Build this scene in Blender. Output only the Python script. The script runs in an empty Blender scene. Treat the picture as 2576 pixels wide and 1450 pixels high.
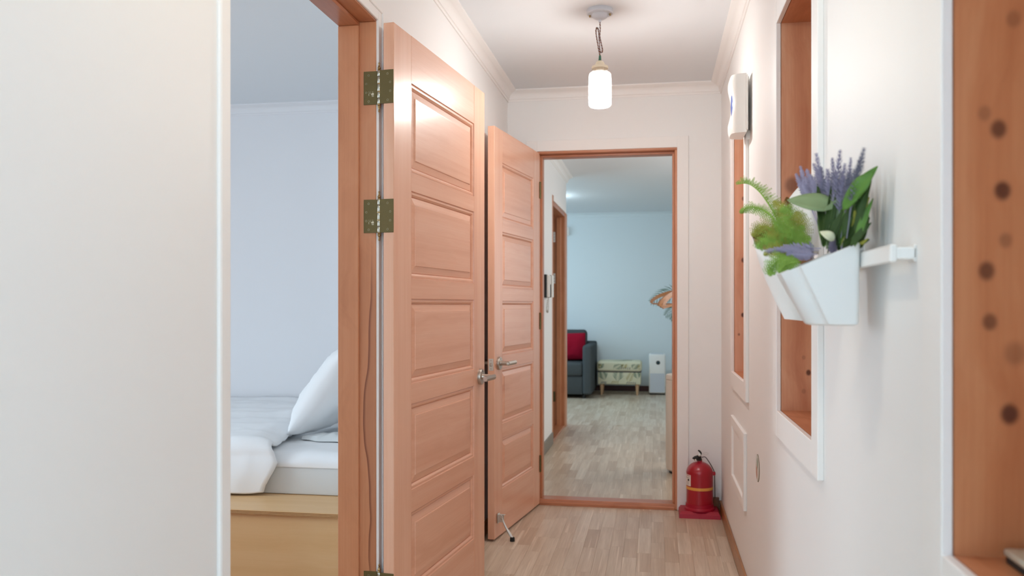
import bpy, bmesh, math, random
from mathutils import Vector, Matrix, noise

C = bpy.context.scene.collection
SC = bpy.context.scene
R = math.radians

# ------------------------------------------------------------------ camera, world, lights, exposure
F, CX, HY, EYE = 2106.0, 1288.0, 768.0, 1.195
YAW = math.atan(361 / F)
cam_d = bpy.data.cameras.new('camera')
cam = bpy.data.objects.new('camera', cam_d)
C.objects.link(cam)
cam.location = (0, 0, EYE)
cam.rotation_euler = (R(90), 0, YAW)
cam_d.sensor_width = 36
cam_d.sensor_fit = 'HORIZONTAL'
cam_d.lens = 36 * F / 2576
cam_d.shift_y = (HY - 725) / 2576
cam_d.clip_start = 0.02
cam_d.dof.use_dof = True
cam_d.dof.focus_distance = 2.8
cam_d.dof.aperture_fstop = 4.0
SC.camera = cam

w = bpy.data.worlds.new('world')
SC.world = w
w.use_nodes = True
w.node_tree.nodes['Background'].inputs[0].default_value = (0.75, 0.85, 1.0, 1)
w.node_tree.nodes['Background'].inputs[1].default_value = 0.6

SC.view_settings.view_transform = 'Standard'
SC.view_settings.look = 'None'
SC.view_settings.exposure = 0.22
SC.view_settings.gamma = 1.0
SC.view_settings.use_curve_mapping = False
SC.cycles.max_bounces = 14
SC.cycles.diffuse_bounces = 8
SC.cycles.glossy_bounces = 4
SC.cycles.transparent_max_bounces = 12
SC.cycles.caustics_reflective = False
SC.cycles.caustics_refractive = False
SC.cycles.sample_clamp_indirect = 6.0

BULB_FAR, BULB_NEAR = 610.0, 265.0   # emission of the bulbs in the two jar lamps
ROOM_LAMP = 31.0        # emission of the round ceiling lamp in the living room
FAR_WHITE, NEAR_WARM = (1.0, 0.97, 0.935), (1.0, 0.85, 0.66)


def area(name, loc, rot, sx, sy, power, col):
    d = bpy.data.lights.new(name, 'AREA')
    d.shape = 'RECTANGLE'
    d.size, d.size_y, d.energy, d.color = sx, sy, power, col
    o = bpy.data.objects.new(name, d)
    C.objects.link(o)
    o.location = loc
    o.rotation_euler = rot
    return o


XRW = 0.375
# daylight through the windows: behind the camera, in the bedroom, in the living room; then an added side fill
area('hall_window_light', (XRW + 0.10, -2.3, 1.25), (R(90), 0, R(90)), 1.15, 1.25, 112, (0.55, 0.79, 1.0))
area('bedroom_window_light', (-4.40, 2.0, 1.5), (R(90), 0, R(-90)), 1.5, 1.3, 58, (0.74, 0.89, 1.0))
area('living_window_light', (-4.05, 10.1, 1.45), (R(90), 0, R(-90)), 1.8, 1.5, 42, (0.56, 0.82, 1.0))
area('side_fill_light', (1.50, 7.0, 1.5), (R(90), 0, R(90)), 1.5, 1.3, 22, (1.0, 0.96, 0.92))  # added fill from an unseen side, brightens the passage past the far doorway


# ------------------------------------------------------------------ helpers
def at(u, v, Y):
    """point of the place at depth Y along the hall, seen at picture position (u, v)"""
    a = (u - CX) / F
    b = (HY - v) / F
    s, c = math.sin(YAW), math.cos(YAW)
    d = Vector((-s + a * c, c + a * s, b))
    t = Y / d.y
    return Vector((d.x * t, Y, EYE + d.z * t))


def lin(c):
    if isinstance(c, str):
        c = [int(c[i:i + 2], 16) / 255 for i in (0, 2, 4)]
    return tuple((x / 12.92 if x <= 0.04045 else ((x + 0.055) / 1.055) ** 2.4) for x in c) + (1.0,)


class N:
    """small node-tree writer"""
    def __init__(self, name):
        self.m = bpy.data.materials.new(name)
        self.m.use_nodes = True
        self.t = self.m.node_tree
        self.b = self.t.nodes['Principled BSDF']

    def n(self, kind, **kw):
        x = self.t.nodes.new(kind)
        for k, v in kw.items():
            setattr(x, k, v)
        return x

    def l(self, a, b):
        self.t.links.new(a, b)

    def bump(self, h, strength, dist=0.001):
        bn = self.n('ShaderNodeBump')
        bn.inputs['Strength'].default_value = strength
        bn.inputs['Distance'].default_value = dist
        self.l(h, bn.inputs['Height'])
        self.l(bn.outputs[0], self.b.inputs['Normal'])

    def math(self, op, a, b=None):
        x = self.n('ShaderNodeMath', operation=op)
        for i, v in enumerate((a, b)):
            if v is None:
                continue
            if isinstance(v, (int, float)):
                x.inputs[i].default_value = v
            else:
                self.l(v, x.inputs[i])
        return x.outputs[0]

    def mix(self, fac, a, b, mode='MIX'):
        x = self.n('ShaderNodeMix', data_type='RGBA', blend_type=mode)
        for s, v in ((x.inputs[0], fac), (x.inputs[6], a), (x.inputs[7], b)):
            if isinstance(v, (int, float)):
                s.default_value = v
            elif isinstance(v, tuple):
                s.default_value = v
            else:
                self.l(v, s)
        return x.outputs[2]

    def noise(self, vec, scale, detail=4, rough=0.55):
        x = self.n('ShaderNodeTexNoise')
        x.inputs['Scale'].default_value = scale
        x.inputs['Detail'].default_value = detail
        x.inputs['Roughness'].default_value = rough
        if vec is not None:
            self.l(vec, x.inputs['Vector'])
        return x.outputs[0]

    def ramp(self, fac, stops):
        x = self.n('ShaderNodeValToRGB')
        e = x.color_ramp.elements
        while len(e) < len(stops):
            e.new(0.5)
        for el, (p, c) in zip(e, stops):
            el.position = p
            el.color = c if len(c) == 4 else c + (1,)
        self.l(fac, x.inputs[0])
        return x.outputs[0]

    def coords(self, scale, shuffle=True, out='Object'):
        tc = self.n('ShaderNodeTexCoord')
        mp = self.n('ShaderNodeMapping')
        mp.inputs['Scale'].default_value = scale
        self.l(tc.outputs[out], mp.inputs['Vector'])
        if shuffle:
            oi = self.n('ShaderNodeObjectInfo')
            cx = self.n('ShaderNodeCombineXYZ')
            r = self.math('MULTIPLY', oi.outputs['Random'], 37.0)
            for i in range(3):
                self.l(r, cx.inputs[i])
            self.l(cx.outputs[0], mp.inputs['Location'])
        return mp.outputs[0]


def plain(name, col, rough=0.5, spec=0.5, metal=0.0, coat=0.0, bump=0.0, bscale=200, var=0.0):
    q = N(name)
    q.b.inputs['Base Color'].default_value = lin(col)
    q.b.inputs['Roughness'].default_value = rough
    q.b.inputs['Specular IOR Level'].default_value = spec
    q.b.inputs['Metallic'].default_value = metal
    q.b.inputs['Coat Weight'].default_value = coat
    q.b.inputs['Coat Roughness'].default_value = 0.15
    if bump or var:
        v = q.coords((1, 1, 1))
        h = q.noise(v, bscale)
        if var:
            c = lin(col)
            d = tuple(x * (1 - var) for x in c[:3]) + (1,)
            q.l(q.mix(h, d, c), q.b.inputs['Base Color'])
        if bump:
            q.bump(h, bump)
    return q.m


def wood(name, dark, mid, light, axis='Z', rough=0.35, coat=0.4, scale=1.0, knots=(), coat_rough=0.2, fine=1.0, swirl=2.2):
    """grain runs along the axis; knots = (x, z, radius, darkness)"""
    q = N(name)
    s = {'X': (0.7, 22, 22), 'Y': (22, 0.7, 22), 'Z': (22, 22, 0.7)}[axis]
    v = q.coords(tuple(k * scale for k in s))
    warp = q.noise(q.coords((1.2, 1.2, 1.2)), 2.0, 2)
    va = q.n('ShaderNodeVectorMath', operation='ADD')
    vs = q.n('ShaderNodeCombineXYZ')
    wv = q.math('MULTIPLY', warp, swirl)
    for i in range(3):
        q.l(wv, vs.inputs[i])
    q.l(v, va.inputs[0])
    q.l(vs.outputs[0], va.inputs[1])
    g = q.noise(va.outputs[0], 1.0, 5, 0.6)
    col = q.ramp(g, [(0.28, lin(dark)), (0.5, lin(mid)), (0.72, lin(light))])
    f2 = tuple(k * 9 if k > 1 else k * 2 for k in s)
    fine_n = q.noise(q.coords(f2), 1.0, 2)
    col = q.mix(q.math('MULTIPLY', q.math('SUBTRACT', 0.58, fine_n), 0.9 * fine), col, lin(dark))
    if knots:
        tc = q.n('ShaderNodeTexCoord')
        sep = q.n('ShaderNodeSeparateXYZ')
        q.l(tc.outputs['Object'], sep.inputs[0])
        for (kx, kz, kr, kd) in knots:
            dx = q.math('SUBTRACT', sep.outputs[0], kx)
            dz = q.math('MULTIPLY', q.math('SUBTRACT', sep.outputs[2], kz), 0.8)
            d = q.math('SQRT', q.math('ADD', q.math('MULTIPLY', dx, dx), q.math('MULTIPLY', dz, dz)))
            mr = q.n('ShaderNodeMapRange')
            mr.interpolation_type = 'SMOOTHSTEP'
            mr.inputs[1].default_value = kr * 0.45
            mr.inputs[2].default_value = kr * 1.25
            mr.inputs[3].default_value = kd
            mr.inputs[4].default_value = 0.0
            q.l(d, mr.inputs[0])
            col = q.mix(mr.outputs[0], col, lin('4a1d0c'))
    q.l(col, q.b.inputs['Base Color'])
    q.b.inputs['Roughness'].default_value = rough
    q.b.inputs['Coat Weight'].default_value = coat
    q.b.inputs['Coat Roughness'].default_value = coat_rough
    q.bump(fine_n, 0.12, 0.0006)
    return q.m


M = {}
M['white'] = plain('wall_paint', (0.918, 0.914, 0.908), 0.55, 0.35, bump=0.05, bscale=160)
M['ceil'] = plain('ceiling_paper', (0.885, 0.898, 0.91), 0.8, 0.2, bump=0.06, bscale=130)
M['trimwhite'] = plain('satin_white_trim', (0.925, 0.915, 0.905), 0.55, 0.35)
M['bedwall'] = plain('bedroom_paper', (0.90, 0.90, 0.91), 0.8, 0.2, bump=0.05, bscale=120)
M['livwall'] = plain('living_paper', (0.87, 0.90, 0.91), 0.8, 0.2, bump=0.05, bscale=120)
M['doorv'] = wood('door_wood_upright', 'd79e80', 'dfaa8c', 'e4b499', 'Z', 0.5, 0.75, 0.8, coat_rough=0.24, swirl=0.8)
M['doorh'] = wood('door_wood_level', 'd39a7b', 'dda688', 'e2b094', 'X', 0.5, 0.75, 0.8, coat_rough=0.24, swirl=0.8)
M['jamb'] = wood('frame_wood_upright', 'b4734c', 'c5835b', 'cc8f68', 'Z', 0.45, 0.35, 0.5)
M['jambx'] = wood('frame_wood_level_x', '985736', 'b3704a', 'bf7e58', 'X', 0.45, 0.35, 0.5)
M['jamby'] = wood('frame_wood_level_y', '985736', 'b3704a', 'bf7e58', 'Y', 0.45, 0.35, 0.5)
M['pineY'] = wood('pine_sill', 'a8643e', 'bf7c54', 'cb8c66', 'Y', 0.45, 0.3, 0.6)
M['base'] = wood('baseboard_wood', '7a4a1c', '9a6430', 'ac763f', 'Y', 0.4, 0.3, 0.6)
M['basex'] = wood('baseboard_wood_x', '6a3a1c', '87522c', '96613a', 'X', 0.4, 0.3, 0.6)
M['taupe'] = plain('taupe_baseboard', '7f776c', 0.5, bump=0.03)
M['darkbase'] = plain('dark_baseboard', '4a2320', 0.5)
M['ply'] = wood('plywood_face', 'cda06c', 'd8ae7c', 'deb788', 'X', 0.5, 0.15, 0.35, fine=0.4, swirl=0.8)
M['plyedge'] = plain('plywood_edge', 'a8743f', 0.6, var=0.5, bscale=60)
M['fabricwhite'] = plain('white_cotton', (0.93, 0.935, 0.94), 0.85, 0.15, bump=0.25, bscale=420)
M['mattress'] = plain('mattress_cover', (0.84, 0.85, 0.85), 0.9, 0.1, bump=0.2, bscale=500)
M['bronze'] = plain('aged_bronze', '74663f', 0.42, 0.5, metal=0.55, bump=0.1, bscale=300, var=0.25)
M['brass'] = plain('worn_brass', '9c8058', 0.34, metal=1.0)
M['screw'] = plain('dull_screw', '958a68', 0.4, metal=0.7)
M['steelpin'] = plain('steel_pin', 'b9b6a8', 0.25, metal=1.0)
M['nickel'] = plain('satin_nickel', 'b9aea2', 0.32, metal=0.9)
M['chrome'] = plain('pale_steel', 'd7d7d2', 0.3, metal=0.6)
M['black'] = plain('black_rubber', '0b0a0a', 0.6)
M['darkhole'] = plain('dark_recess', '1c140d', 0.7)
M['ink'] = plain('pale_print', 'd6cdb4', 0.5)
M['canopy'] = plain('grey_white_enamel', 'c9ced6', 0.3, 0.5)
M['cordbrown'] = plain('brown_twisted_cord', '7a4a2c', 0.8)
M['cordgrey'] = plain('grey_twisted_cord', '9a9298', 0.8)
M['green'] = plain('green_strain_relief', '2f6650', 0.5)
M['cream'] = plain('cream_cap', 'e3d8c0', 0.45)
M['red'] = plain('red_enamel', 'a20a24', 0.3, 0.5, coat=0.3)
M['redstand'] = plain('red_plastic', 'a50d2c', 0.45, 0.4, bump=0.03)
M['gold'] = plain('gold_band', 'e0a04a', 0.5)
M['paperw'] = plain('white_label', 'e6e0da', 0.6)
M['boxwhite'] = plain('white_plastic', (0.93, 0.92, 0.90), 0.35, 0.5)
M['potwhite'] = plain('planter_plastic', (0.90, 0.90, 0.895), 0.38, 0.5)
M['railwhite'] = plain('rail_enamel', (0.92, 0.915, 0.905), 0.35, 0.5)
M['blue'] = plain('blue_lens', '5a6fb4', 0.2, 0.6)
M['silver'] = plain('silver_case', 'c8c6b4', 0.3, metal=0.5)
M['sofa'] = plain('slate_weave', '54595b', 0.95, 0.1, bump=0.4, bscale=260, var=0.35)
M['cushion'] = plain('crimson_weave', 'a00f2c', 0.9, 0.15, bump=0.35, bscale=260, var=0.3)
M['ott'] = plain('ivory_print_cloth', 'dcd8bc', 0.9, 0.1, bump=0.2, bscale=300)
M['leafp1'] = plain('print_teal', '2f5f4c', 0.9)
M['leafp2'] = plain('print_ochre', 'ab9a55', 0.9)
M['leafp3'] = plain('print_plum', '42384a', 0.9)
M['birch'] = plain('birch_leg', 'cfa883', 0.5)
M['bin'] = plain('cream_enamel', 'd9cabb', 0.4)
M['hanger'] = wood('hanger_wood', '8f5a34', 'b27a4a', 'bf8857', 'X', 0.4, 0.3, 0.6)
M['teal'] = plain('teal_display', '123c46', 0.15)
M['wire'] = plain('handset_cord', 'a39a8c', 0.6)
M['fern'] = plain('fern_green', '8db24a', 0.6, 0.3, var=0.35, bscale=60)
M['ferny'] = plain('fern_yellow', 'a8a848', 0.6, 0.3, var=0.4, bscale=60)
M['fernb'] = plain('fern_brown', '7d5526', 0.7, 0.2, var=0.4, bscale=80)
M['lav'] = plain('lavender_bud', 'a59fb8', 0.75, 0.2, var=0.3, bscale=90)
M['lavd'] = plain('grey_lavender_bud', '86879a', 0.75, 0.2, var=0.3, bscale=90)
M['sage'] = plain('sage_leaf', '7d9168', 0.6, 0.3, var=0.2, bscale=40)
M['grass'] = plain('bright_leaf', '55802a', 0.5, 0.4, var=0.3, bscale=40)
M['dgreen'] = plain('deep_green_leaf', '3a5222', 0.6, 0.3, var=0.4, bscale=50)
M['pale'] = plain('pale_petal', 'cfd0b0', 0.6)
M['paper'] = plain('white_wrap', (0.90, 0.89, 0.88), 0.6, 0.3)
M['kraft'] = plain('kraft_wrap', 'b98f66', 0.7)
M['palm'] = plain('palm_leaf', '2f5c3c', 0.5)
M['terr'] = plain('planter_grey', '9a9a96', 0.6)


def emit(name, col, strength):
    q = N(name)
    q.b.inputs['Base Color'].default_value = (1, 1, 1, 1)
    q.b.inputs['Emission Color'].default_value = col + (1,)
    q.b.inputs['Emission Strength'].default_value = strength
    return q.m


M['bulb'] = emit('lit_bulb', FAR_WHITE, BULB_FAR)
M['bulb2'] = emit('lit_bulb_dimmer', NEAR_WARM, BULB_NEAR)
M['roomlamp'] = emit('lit_ceiling_lamp', (0.72, 0.9, 1.0), ROOM_LAMP)


def jar_glass():
    q = N('frosted_jar_glass')
    q.t.nodes.remove(q.b)
    tr = q.n('ShaderNodeBsdfTransparent')
    tl = q.n('ShaderNodeBsdfTranslucent')
    tl.inputs[0].default_value = (0.95, 0.95, 0.92, 1)
    gl = q.n('ShaderNodeBsdfGlossy')
    gl.inputs['Roughness'].default_value = 0.1
    a = q.n('ShaderNodeMixShader')
    a.inputs[0].default_value = 0.22
    q.l(tr.outputs[0], a.inputs[1])
    q.l(tl.outputs[0], a.inputs[2])
    b = q.n('ShaderNodeMixShader')
    b.inputs[0].default_value = 0.06
    q.l(a.outputs[0], b.inputs[1])
    q.l(gl.outputs[0], b.inputs[2])
    q.l(b.outputs[0], q.t.nodes['Material Output'].inputs[0])
    return q.m


M['jar'] = jar_glass()


def pane_glass():
    q = N('window_glass')
    q.t.nodes.remove(q.b)
    tr = q.n('ShaderNodeBsdfTransparent')
    gl = q.n('ShaderNodeBsdfGlossy')
    gl.inputs['Roughness'].default_value = 0.02
    a = q.n('ShaderNodeMixShader')
    a.inputs[0].default_value = 0.06
    q.l(tr.outputs[0], a.inputs[1])
    q.l(gl.outputs[0], a.inputs[2])
    q.l(a.outputs[0], q.t.nodes['Material Output'].inputs[0])
    return q.m


M['pane'] = pane_glass()


def plank_mat():
    q = N('oak_planks')
    at_ = q.n('ShaderNodeAttribute', attribute_name='tone')
    off = q.n('ShaderNodeCombineXYZ')
    r = q.math('MULTIPLY', at_.outputs['Fac'], 53.0)
    for i in range(3):
        q.l(r, off.inputs[i])
    tc = q.n('ShaderNodeTexCoord')
    outs = []
    for sc in ((26, 1.6, 1), (160, 5, 1), (55, 1.1, 1)):
        mp = q.n('ShaderNodeMapping')
        mp.inputs['Scale'].default_value = sc
        q.l(tc.outputs['Object'], mp.inputs['Vector'])
        q.l(off.outputs[0], mp.inputs['Location'])
        outs.append(mp.outputs[0])
    g1 = q.noise(outs[0], 1.0, 3)
    g2 = q.noise(outs[1], 1.0, 3)
    g3 = q.noise(outs[2], 1.0, 1)
    base = q.ramp(at_.outputs['Fac'], [(0.0, lin('bda68e')), (0.25, lin('cbb69f')), (0.6, lin('d3c1ab')), (1.0, lin('dacbb7'))])
    col = q.mix(q.math('MULTIPLY', q.math('SUBTRACT', 0.62, g1), 1.3), base, lin('9d8062'))
    col = q.mix(q.math('MULTIPLY', q.math('SUBTRACT', 0.6, g2), 0.8), col, lin('957758'))
    sap = q.n('ShaderNodeMapRange')
    sap.inputs[1].default_value = 0.63
    sap.inputs[2].default_value = 0.70
    sap.inputs[3].default_value = 0.0
    sap.inputs[4].default_value = 0.6
    q.l(g3, sap.inputs[0])
    col = q.mix(sap.outputs[0], col, lin('e6d6c2'))
    q.l(col, q.b.inputs['Base Color'])
    q.b.inputs['Roughness'].default_value = 0.33
    q.b.inputs['Specular IOR Level'].default_value = 0.45
    q.bump(g2, 0.06, 0.0005)
    return q.m


M['plank'] = plank_mat()


def sticker_mat():
    q = N('round_picture_print')
    tc = q.n('ShaderNodeTexCoord')
    sep = q.n('ShaderNodeSeparateXYZ')
    q.l(tc.outputs['Object'], sep.inputs[0])
    y, z = sep.outputs[1], sep.outputs[2]

    def blob(cy, cz, ry, rz, edge=0.35):
        a = q.math('DIVIDE', q.math('SUBTRACT', y, cy), ry)
        b = q.math('DIVIDE', q.math('SUBTRACT', z, cz), rz)
        nz = q.math('MULTIPLY', q.math('SUBTRACT', q.noise(tc.outputs['Object'], 90, 3), 0.5), 1.2)
        d = q.math('ADD', q.math('SQRT', q.math('ADD', q.math('MULTIPLY', a, a), q.math('MULTIPLY', b, b))), nz)
        mr = q.n('ShaderNodeMapRange')
        mr.inputs[1].default_value = 1 - edge
        mr.inputs[2].default_value = 1 + edge
        mr.inputs[3].default_value = 0.85
        mr.inputs[4].default_value = 0.0
        q.l(d, mr.inputs[0])
        return mr.outputs[0]
    col = q.mix(blob(-0.004, 0.018, 0.016, 0.022), lin('d2d2cc'), lin('4d6a34'))
    col = q.mix(blob(0.018, -0.018, 0.022, 0.022), col, lin('b5734a'))
    rr = q.math('SQRT', q.math('ADD', q.math('MULTIPLY', y, y), q.math('MULTIPLY', z, z)))
    ring = q.math('GREATER_THAN', rr, 0.0478)
    col = q.mix(ring, col, lin('7d7462'))
    q.l(col, q.b.inputs['Base Color'])
    q.b.inputs['Roughness'].default_value = 0.4
    return q.m


M['sticker'] = sticker_mat()


# ------------------------------------------------------------------ mesh helpers
def bx(bm, x0, x1, y0, y1, z0, z1, bev=0.0, seg=1):
    t = bmesh.new()
    bmesh.ops.create_cube(t, size=1.0)
    for v in t.verts:
        v.co = Vector(((x0 + x1) / 2 + v.co.x * (x1 - x0), (y0 + y1) / 2 + v.co.y * (y1 - y0), (z0 + z1) / 2 + v.co.z * (z1 - z0)))
    if bev > 0:
        bmesh.ops.bevel(t, geom=list(t.edges), offset=bev, segments=seg, profile=0.5, affect='EDGES')
    merge(bm, t)
    return bm


def merge(bm, t, mat=None):
    if mat is not None:
        t.transform(mat)
    m_ = bpy.data.meshes.new('tmp')
    t.to_mesh(m_)
    t.free()
    bm.from_mesh(m_)
    bpy.data.meshes.remove(m_)


def box(*a, **k):
    return bx(bmesh.new(), *a, **k)


def lathe(bm, prof, cen=(0, 0, 0), axis='Z', n=32, mat=None):
    """prof: (radius, height) pairs"""
    t = bmesh.new()
    rings = []
    for (r_, h) in prof:
        if r_ < 1e-6:
            rings.append([t.verts.new((0, 0, h))])
        else:
            rings.append([t.verts.new((r_ * math.cos(2 * math.pi * i / n), r_ * math.sin(2 * math.pi * i / n), h)) for i in range(n)])
    for a, b in zip(rings, rings[1:]):
        for i in range(n):
            j = (i + 1) % n
            if len(a) == 1 and len(b) == 1:
                continue
            if len(a) == 1:
                t.faces.new((a[0], b[i], b[j]))
            elif len(b) == 1:
                t.faces.new((a[i], b[0], a[j]))
            else:
                t.faces.new((a[i], b[i], b[j], a[j]))
    bmesh.ops.recalc_face_normals(t, faces=list(t.faces))
    rot = Matrix.Identity(4)
    if axis == 'X':
        rot = Matrix.Rotation(R(90), 4, 'Y')
    elif axis == 'Y':
        rot = Matrix.Rotation(R(-90), 4, 'X')
    mm = Matrix.Translation(cen) @ rot
    if mat is not None:
        mm = mat @ mm
    merge(bm, t, mm)
    return bm


def cyl(bm, a, b, r0, r1=None, n=12):
    a, b = Vector(a), Vector(b)
    r1 = r0 if r1 is None else r1
    d = b - a
    q = d.to_track_quat('Z', 'Y').to_matrix().to_4x4()
    lathe(bm, [(0, 0), (r0, 0), (r1, d.length), (0, d.length)], n=n, mat=Matrix.Translation(a) @ q)
    return bm


def spline(pts, n=8):
    pts = [Vector(p) for p in pts]
    P = [pts[0] * 2 - pts[1]] + pts + [pts[-1] * 2 - pts[-2]]
    out = []
    for i in range(1, len(P) - 2):
        for k in range(n):
            t = k / n
            a, b, c, d = P[i - 1], P[i], P[i + 1], P[i + 2]
            out.append(0.5 * ((2 * b) + (c - a) * t + (2 * a - 5 * b + 4 * c - d) * t * t + (3 * b - a - 3 * c + d) * t ** 3))
    out.append(pts[-1])
    return out


def frames(path):
    out = []
    up = Vector((0.13, 0.21, 0.97))
    for i, p in enumerate(path):
        d = (path[min(i + 1, len(path) - 1)] - path[max(i - 1, 0)]).normalized()
        s = d.cross(up)
        if s.length < 1e-3:
            s = d.cross(Vector((1, 0, 0)))
        s.normalize()
        up = s.cross(d).normalized()
        out.append((p, d, s, up))
    return out


def tube(bm, path, rad, n=8):
    path = [Vector(p) for p in path]
    fr = frames(path)
    rings = []
    m_ = len(path)
    for i, (p, d, s, u) in enumerate(fr):
        r_ = rad(i / (m_ - 1)) if callable(rad) else rad
        rings.append([bm.verts.new(p + (s * math.cos(2 * math.pi * k / n) + u * math.sin(2 * math.pi * k / n)) * r_) for k in range(n)])
    for a, b in zip(rings, rings[1:]):
        for k in range(n):
            j = (k + 1) % n
            bm.faces.new((a[k], a[j], b[j], b[k]))
    bm.faces.new(list(reversed(rings[0])))
    bm.faces.new(rings[-1])
    return bm


def prism(bm, pts, axis, a0, a1):
    """closed outline (2D) drawn out along an axis: X -> (y, z), Y -> (x, z), Z -> (x, y)"""
    def P(p, a):
        return {'X': (a, p[0], p[1]), 'Y': (p[0], a, p[1]), 'Z': (p[0], p[1], a)}[axis]
    A = [bm.verts.new(P(p, a0)) for p in pts]
    B = [bm.verts.new(P(p, a1)) for p in pts]
    n = len(pts)
    fs = [bm.faces.new(A), bm.faces.new(list(reversed(B)))]
    for i in range(n):
        j = (i + 1) % n
        fs.append(bm.faces.new((A[j], A[i], B[i], B[j])))
    bmesh.ops.recalc_face_normals(bm, faces=fs)
    return bm


ORG = {}


def props(o, label=None, cat=None, group=None, kind=None):
    if label:
        o['label'] = label
    if cat:
        o['category'] = cat
    if group:
        o['group'] = group
    if kind:
        o['kind'] = kind
    return o


def thing(name, label, cat, loc=(0, 0, 0), rotz=0.0, group=None, kind=None):
    o = bpy.data.objects.new(name, None)
    o.empty_display_size = 0.05
    C.objects.link(o)
    o.location = loc
    o.rotation_euler = (0, 0, rotz)
    ORG[o.name] = Vector(loc)
    return props(o, label, cat, group, kind)


def part(name, bm, m, parent=None, local=False, smooth=None, label=None, kind=None, loc=None):
    """one mesh object; vertex positions are world positions unless local"""
    org = Vector((0, 0, 0))
    if parent is not None:
        org = ORG[parent.name]
    elif loc is not None:
        org = Vector(loc)
    if not local:
        bmesh.ops.translate(bm, verts=list(bm.verts), vec=-org)
    me = bpy.data.meshes.new(name)
    bm.to_mesh(me)
    bm.free()
    for mm in (m if isinstance(m, (list, tuple)) else [m]):
        me.materials.append(mm)
    o = bpy.data.objects.new(name, me)
    C.objects.link(o)
    if parent is not None:
        o.parent = parent
    elif loc is not None:
        o.location = loc
    ORG[o.name] = org
    if smooth is not None:
        for p in me.polygons:
            p.use_smooth = True
        if smooth < 179:
            me.set_sharp_from_angle(angle=R(smooth))
    return props(o, label, None, None, kind)


def struct(name, bm, m, label, cat, smooth=None):
    o = part(name, bm, m, None, smooth=smooth)
    return props(o, label, cat, None, 'structure')


# ------------------------------------------------------------------ places of the room
XL, XR = -0.879, 0.375          # faces of the hall's side walls
YB = 4.97                       # face of the wall with the far doorway
ZC = 2.48                       # ceiling
LW = -0.999                     # bedroom side of the left wall
YC = 8.33                       # corner where the living room widens
YF = 11.75                      # far wall of the living room
O1A, O1B = 1.624, 2.556         # bedroom doorway
O2A, O2B = -0.685, 0.110        # far doorway
O3A, O3B = 7.22, 8.14           # side doorway beyond
HD = 2.10

# ------------------------------------------------------------------ walls, ceiling
b = bmesh.new()
bx(b, LW, XL, -4.0, O1A - 0.03, 0, ZC)
bx(b, LW, XL, O1A - 0.03, O1B + 0.03, HD + 0.03, ZC)
bx(b, LW, XL, O1B + 0.03, O3A - 0.045, 0, ZC)
bx(b, LW, XL, O3A - 0.045, O3B + 0.045, HD, ZC)
bx(b, LW, XL, O3B + 0.045, YC, 0, ZC)
struct('wall_left', b, M['white'], 'white painted hall wall on the side of the bedroom doorway', 'wall')

b = bmesh.new()
NICHES = [(0.60, 1.150), (2.06, 2.640), (3.60, 4.170)]
NZ0, NZ1, ND = 0.875, 2.05, 0.16
ys = [-4.0, -2.9, -1.7]
for a, c in NICHES:
    ys += [a - 0.012, c + 0.012]
ys.append(YB)
for i in range(0, len(ys), 2):
    bx(b, XR, XR + 0.24, ys[i], ys[i + 1], 0, ZC)
bx(b, XR, XR + 0.24, -2.9, -1.7, 0, 0.6)
bx(b, XR, XR + 0.24, -2.9, -1.7, 1.9, ZC)
for a, c in NICHES:
    bx(b, XR, XR + 0.24, a - 0.012, c + 0.012, 0, NZ0 - 0.012)
    bx(b, XR, XR + 0.24, a - 0.012, c + 0.012, NZ1 + 0.012, ZC)
    bx(b, XR + ND + 0.02, XR + 0.24, a - 0.012, c + 0.012, NZ0 - 0.012, NZ1 + 0.012)
struct('wall_right', b, M['white'], 'white painted hall wall holding the three wood lined niches', 'wall')

b = bmesh.new()
bx(b, XL, O2A - 0.03, YB, YB + 0.12, 0, ZC)
bx(b, O2B + 0.03, XR + 0.24, YB, YB + 0.12, 0, ZC)
bx(b, O2A - 0.03, O2B + 0.03, YB, YB + 0.12, HD + 0.03, ZC)
struct('wall_back', b, M['white'], 'white end wall of the hall around the far doorway', 'wall')

b = bmesh.new()
bx(b, LW, XR + 0.24, -4.12, -4.0, 0, ZC)
struct('wall_front', b, M['white'], 'white hall end wall behind the viewer', 'wall')


def window(name, label, lo, hi, axis):
    """plain framed window set into a wall opening; axis is the wall's normal"""
    t = thing(name, label, 'window', ((lo[0] + hi[0]) / 2, (lo[1] + hi[1]) / 2, lo[2]), kind='structure')
    for k in range(4):
        x0, y0, z0 = lo
        x1, y1, z1 = hi
        if k == 0:
            z1 = z0 + 0.05
        elif k == 1:
            z0 = z1 - 0.05
        elif axis == 'Y':
            z0 += 0.05; z1 -= 0.05
            x0, x1 = (x0, x0 + 0.05) if k == 2 else (x1 - 0.05, x1)
        else:
            z0 += 0.05; z1 -= 0.05
            y0, y1 = (y0, y0 + 0.05) if k == 2 else (y1 - 0.05, y1)
        part('window_frame', box(x0, x1, y0, y1, z0, z1, bev=0.003), M['trimwhite'], t)
    c = [(a + d) / 2 for a, d in zip(lo, hi)]
    if axis == 'Y':
        part('pane', box(lo[0] + 0.05, hi[0] - 0.05, c[1] - 0.003, c[1] + 0.003, lo[2] + 0.05, hi[2] - 0.05), M['pane'], t)
    else:
        part('pane', box(c[0] - 0.003, c[0] + 0.003, lo[1] + 0.05, hi[1] - 0.05, lo[2] + 0.05, hi[2] - 0.05), M['pane'], t)


window('window_1', 'white framed hall window behind the viewer', (XR + 0.15, -2.9, 0.6), (XR + 0.22, -1.7, 1.9), 'X')

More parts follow.
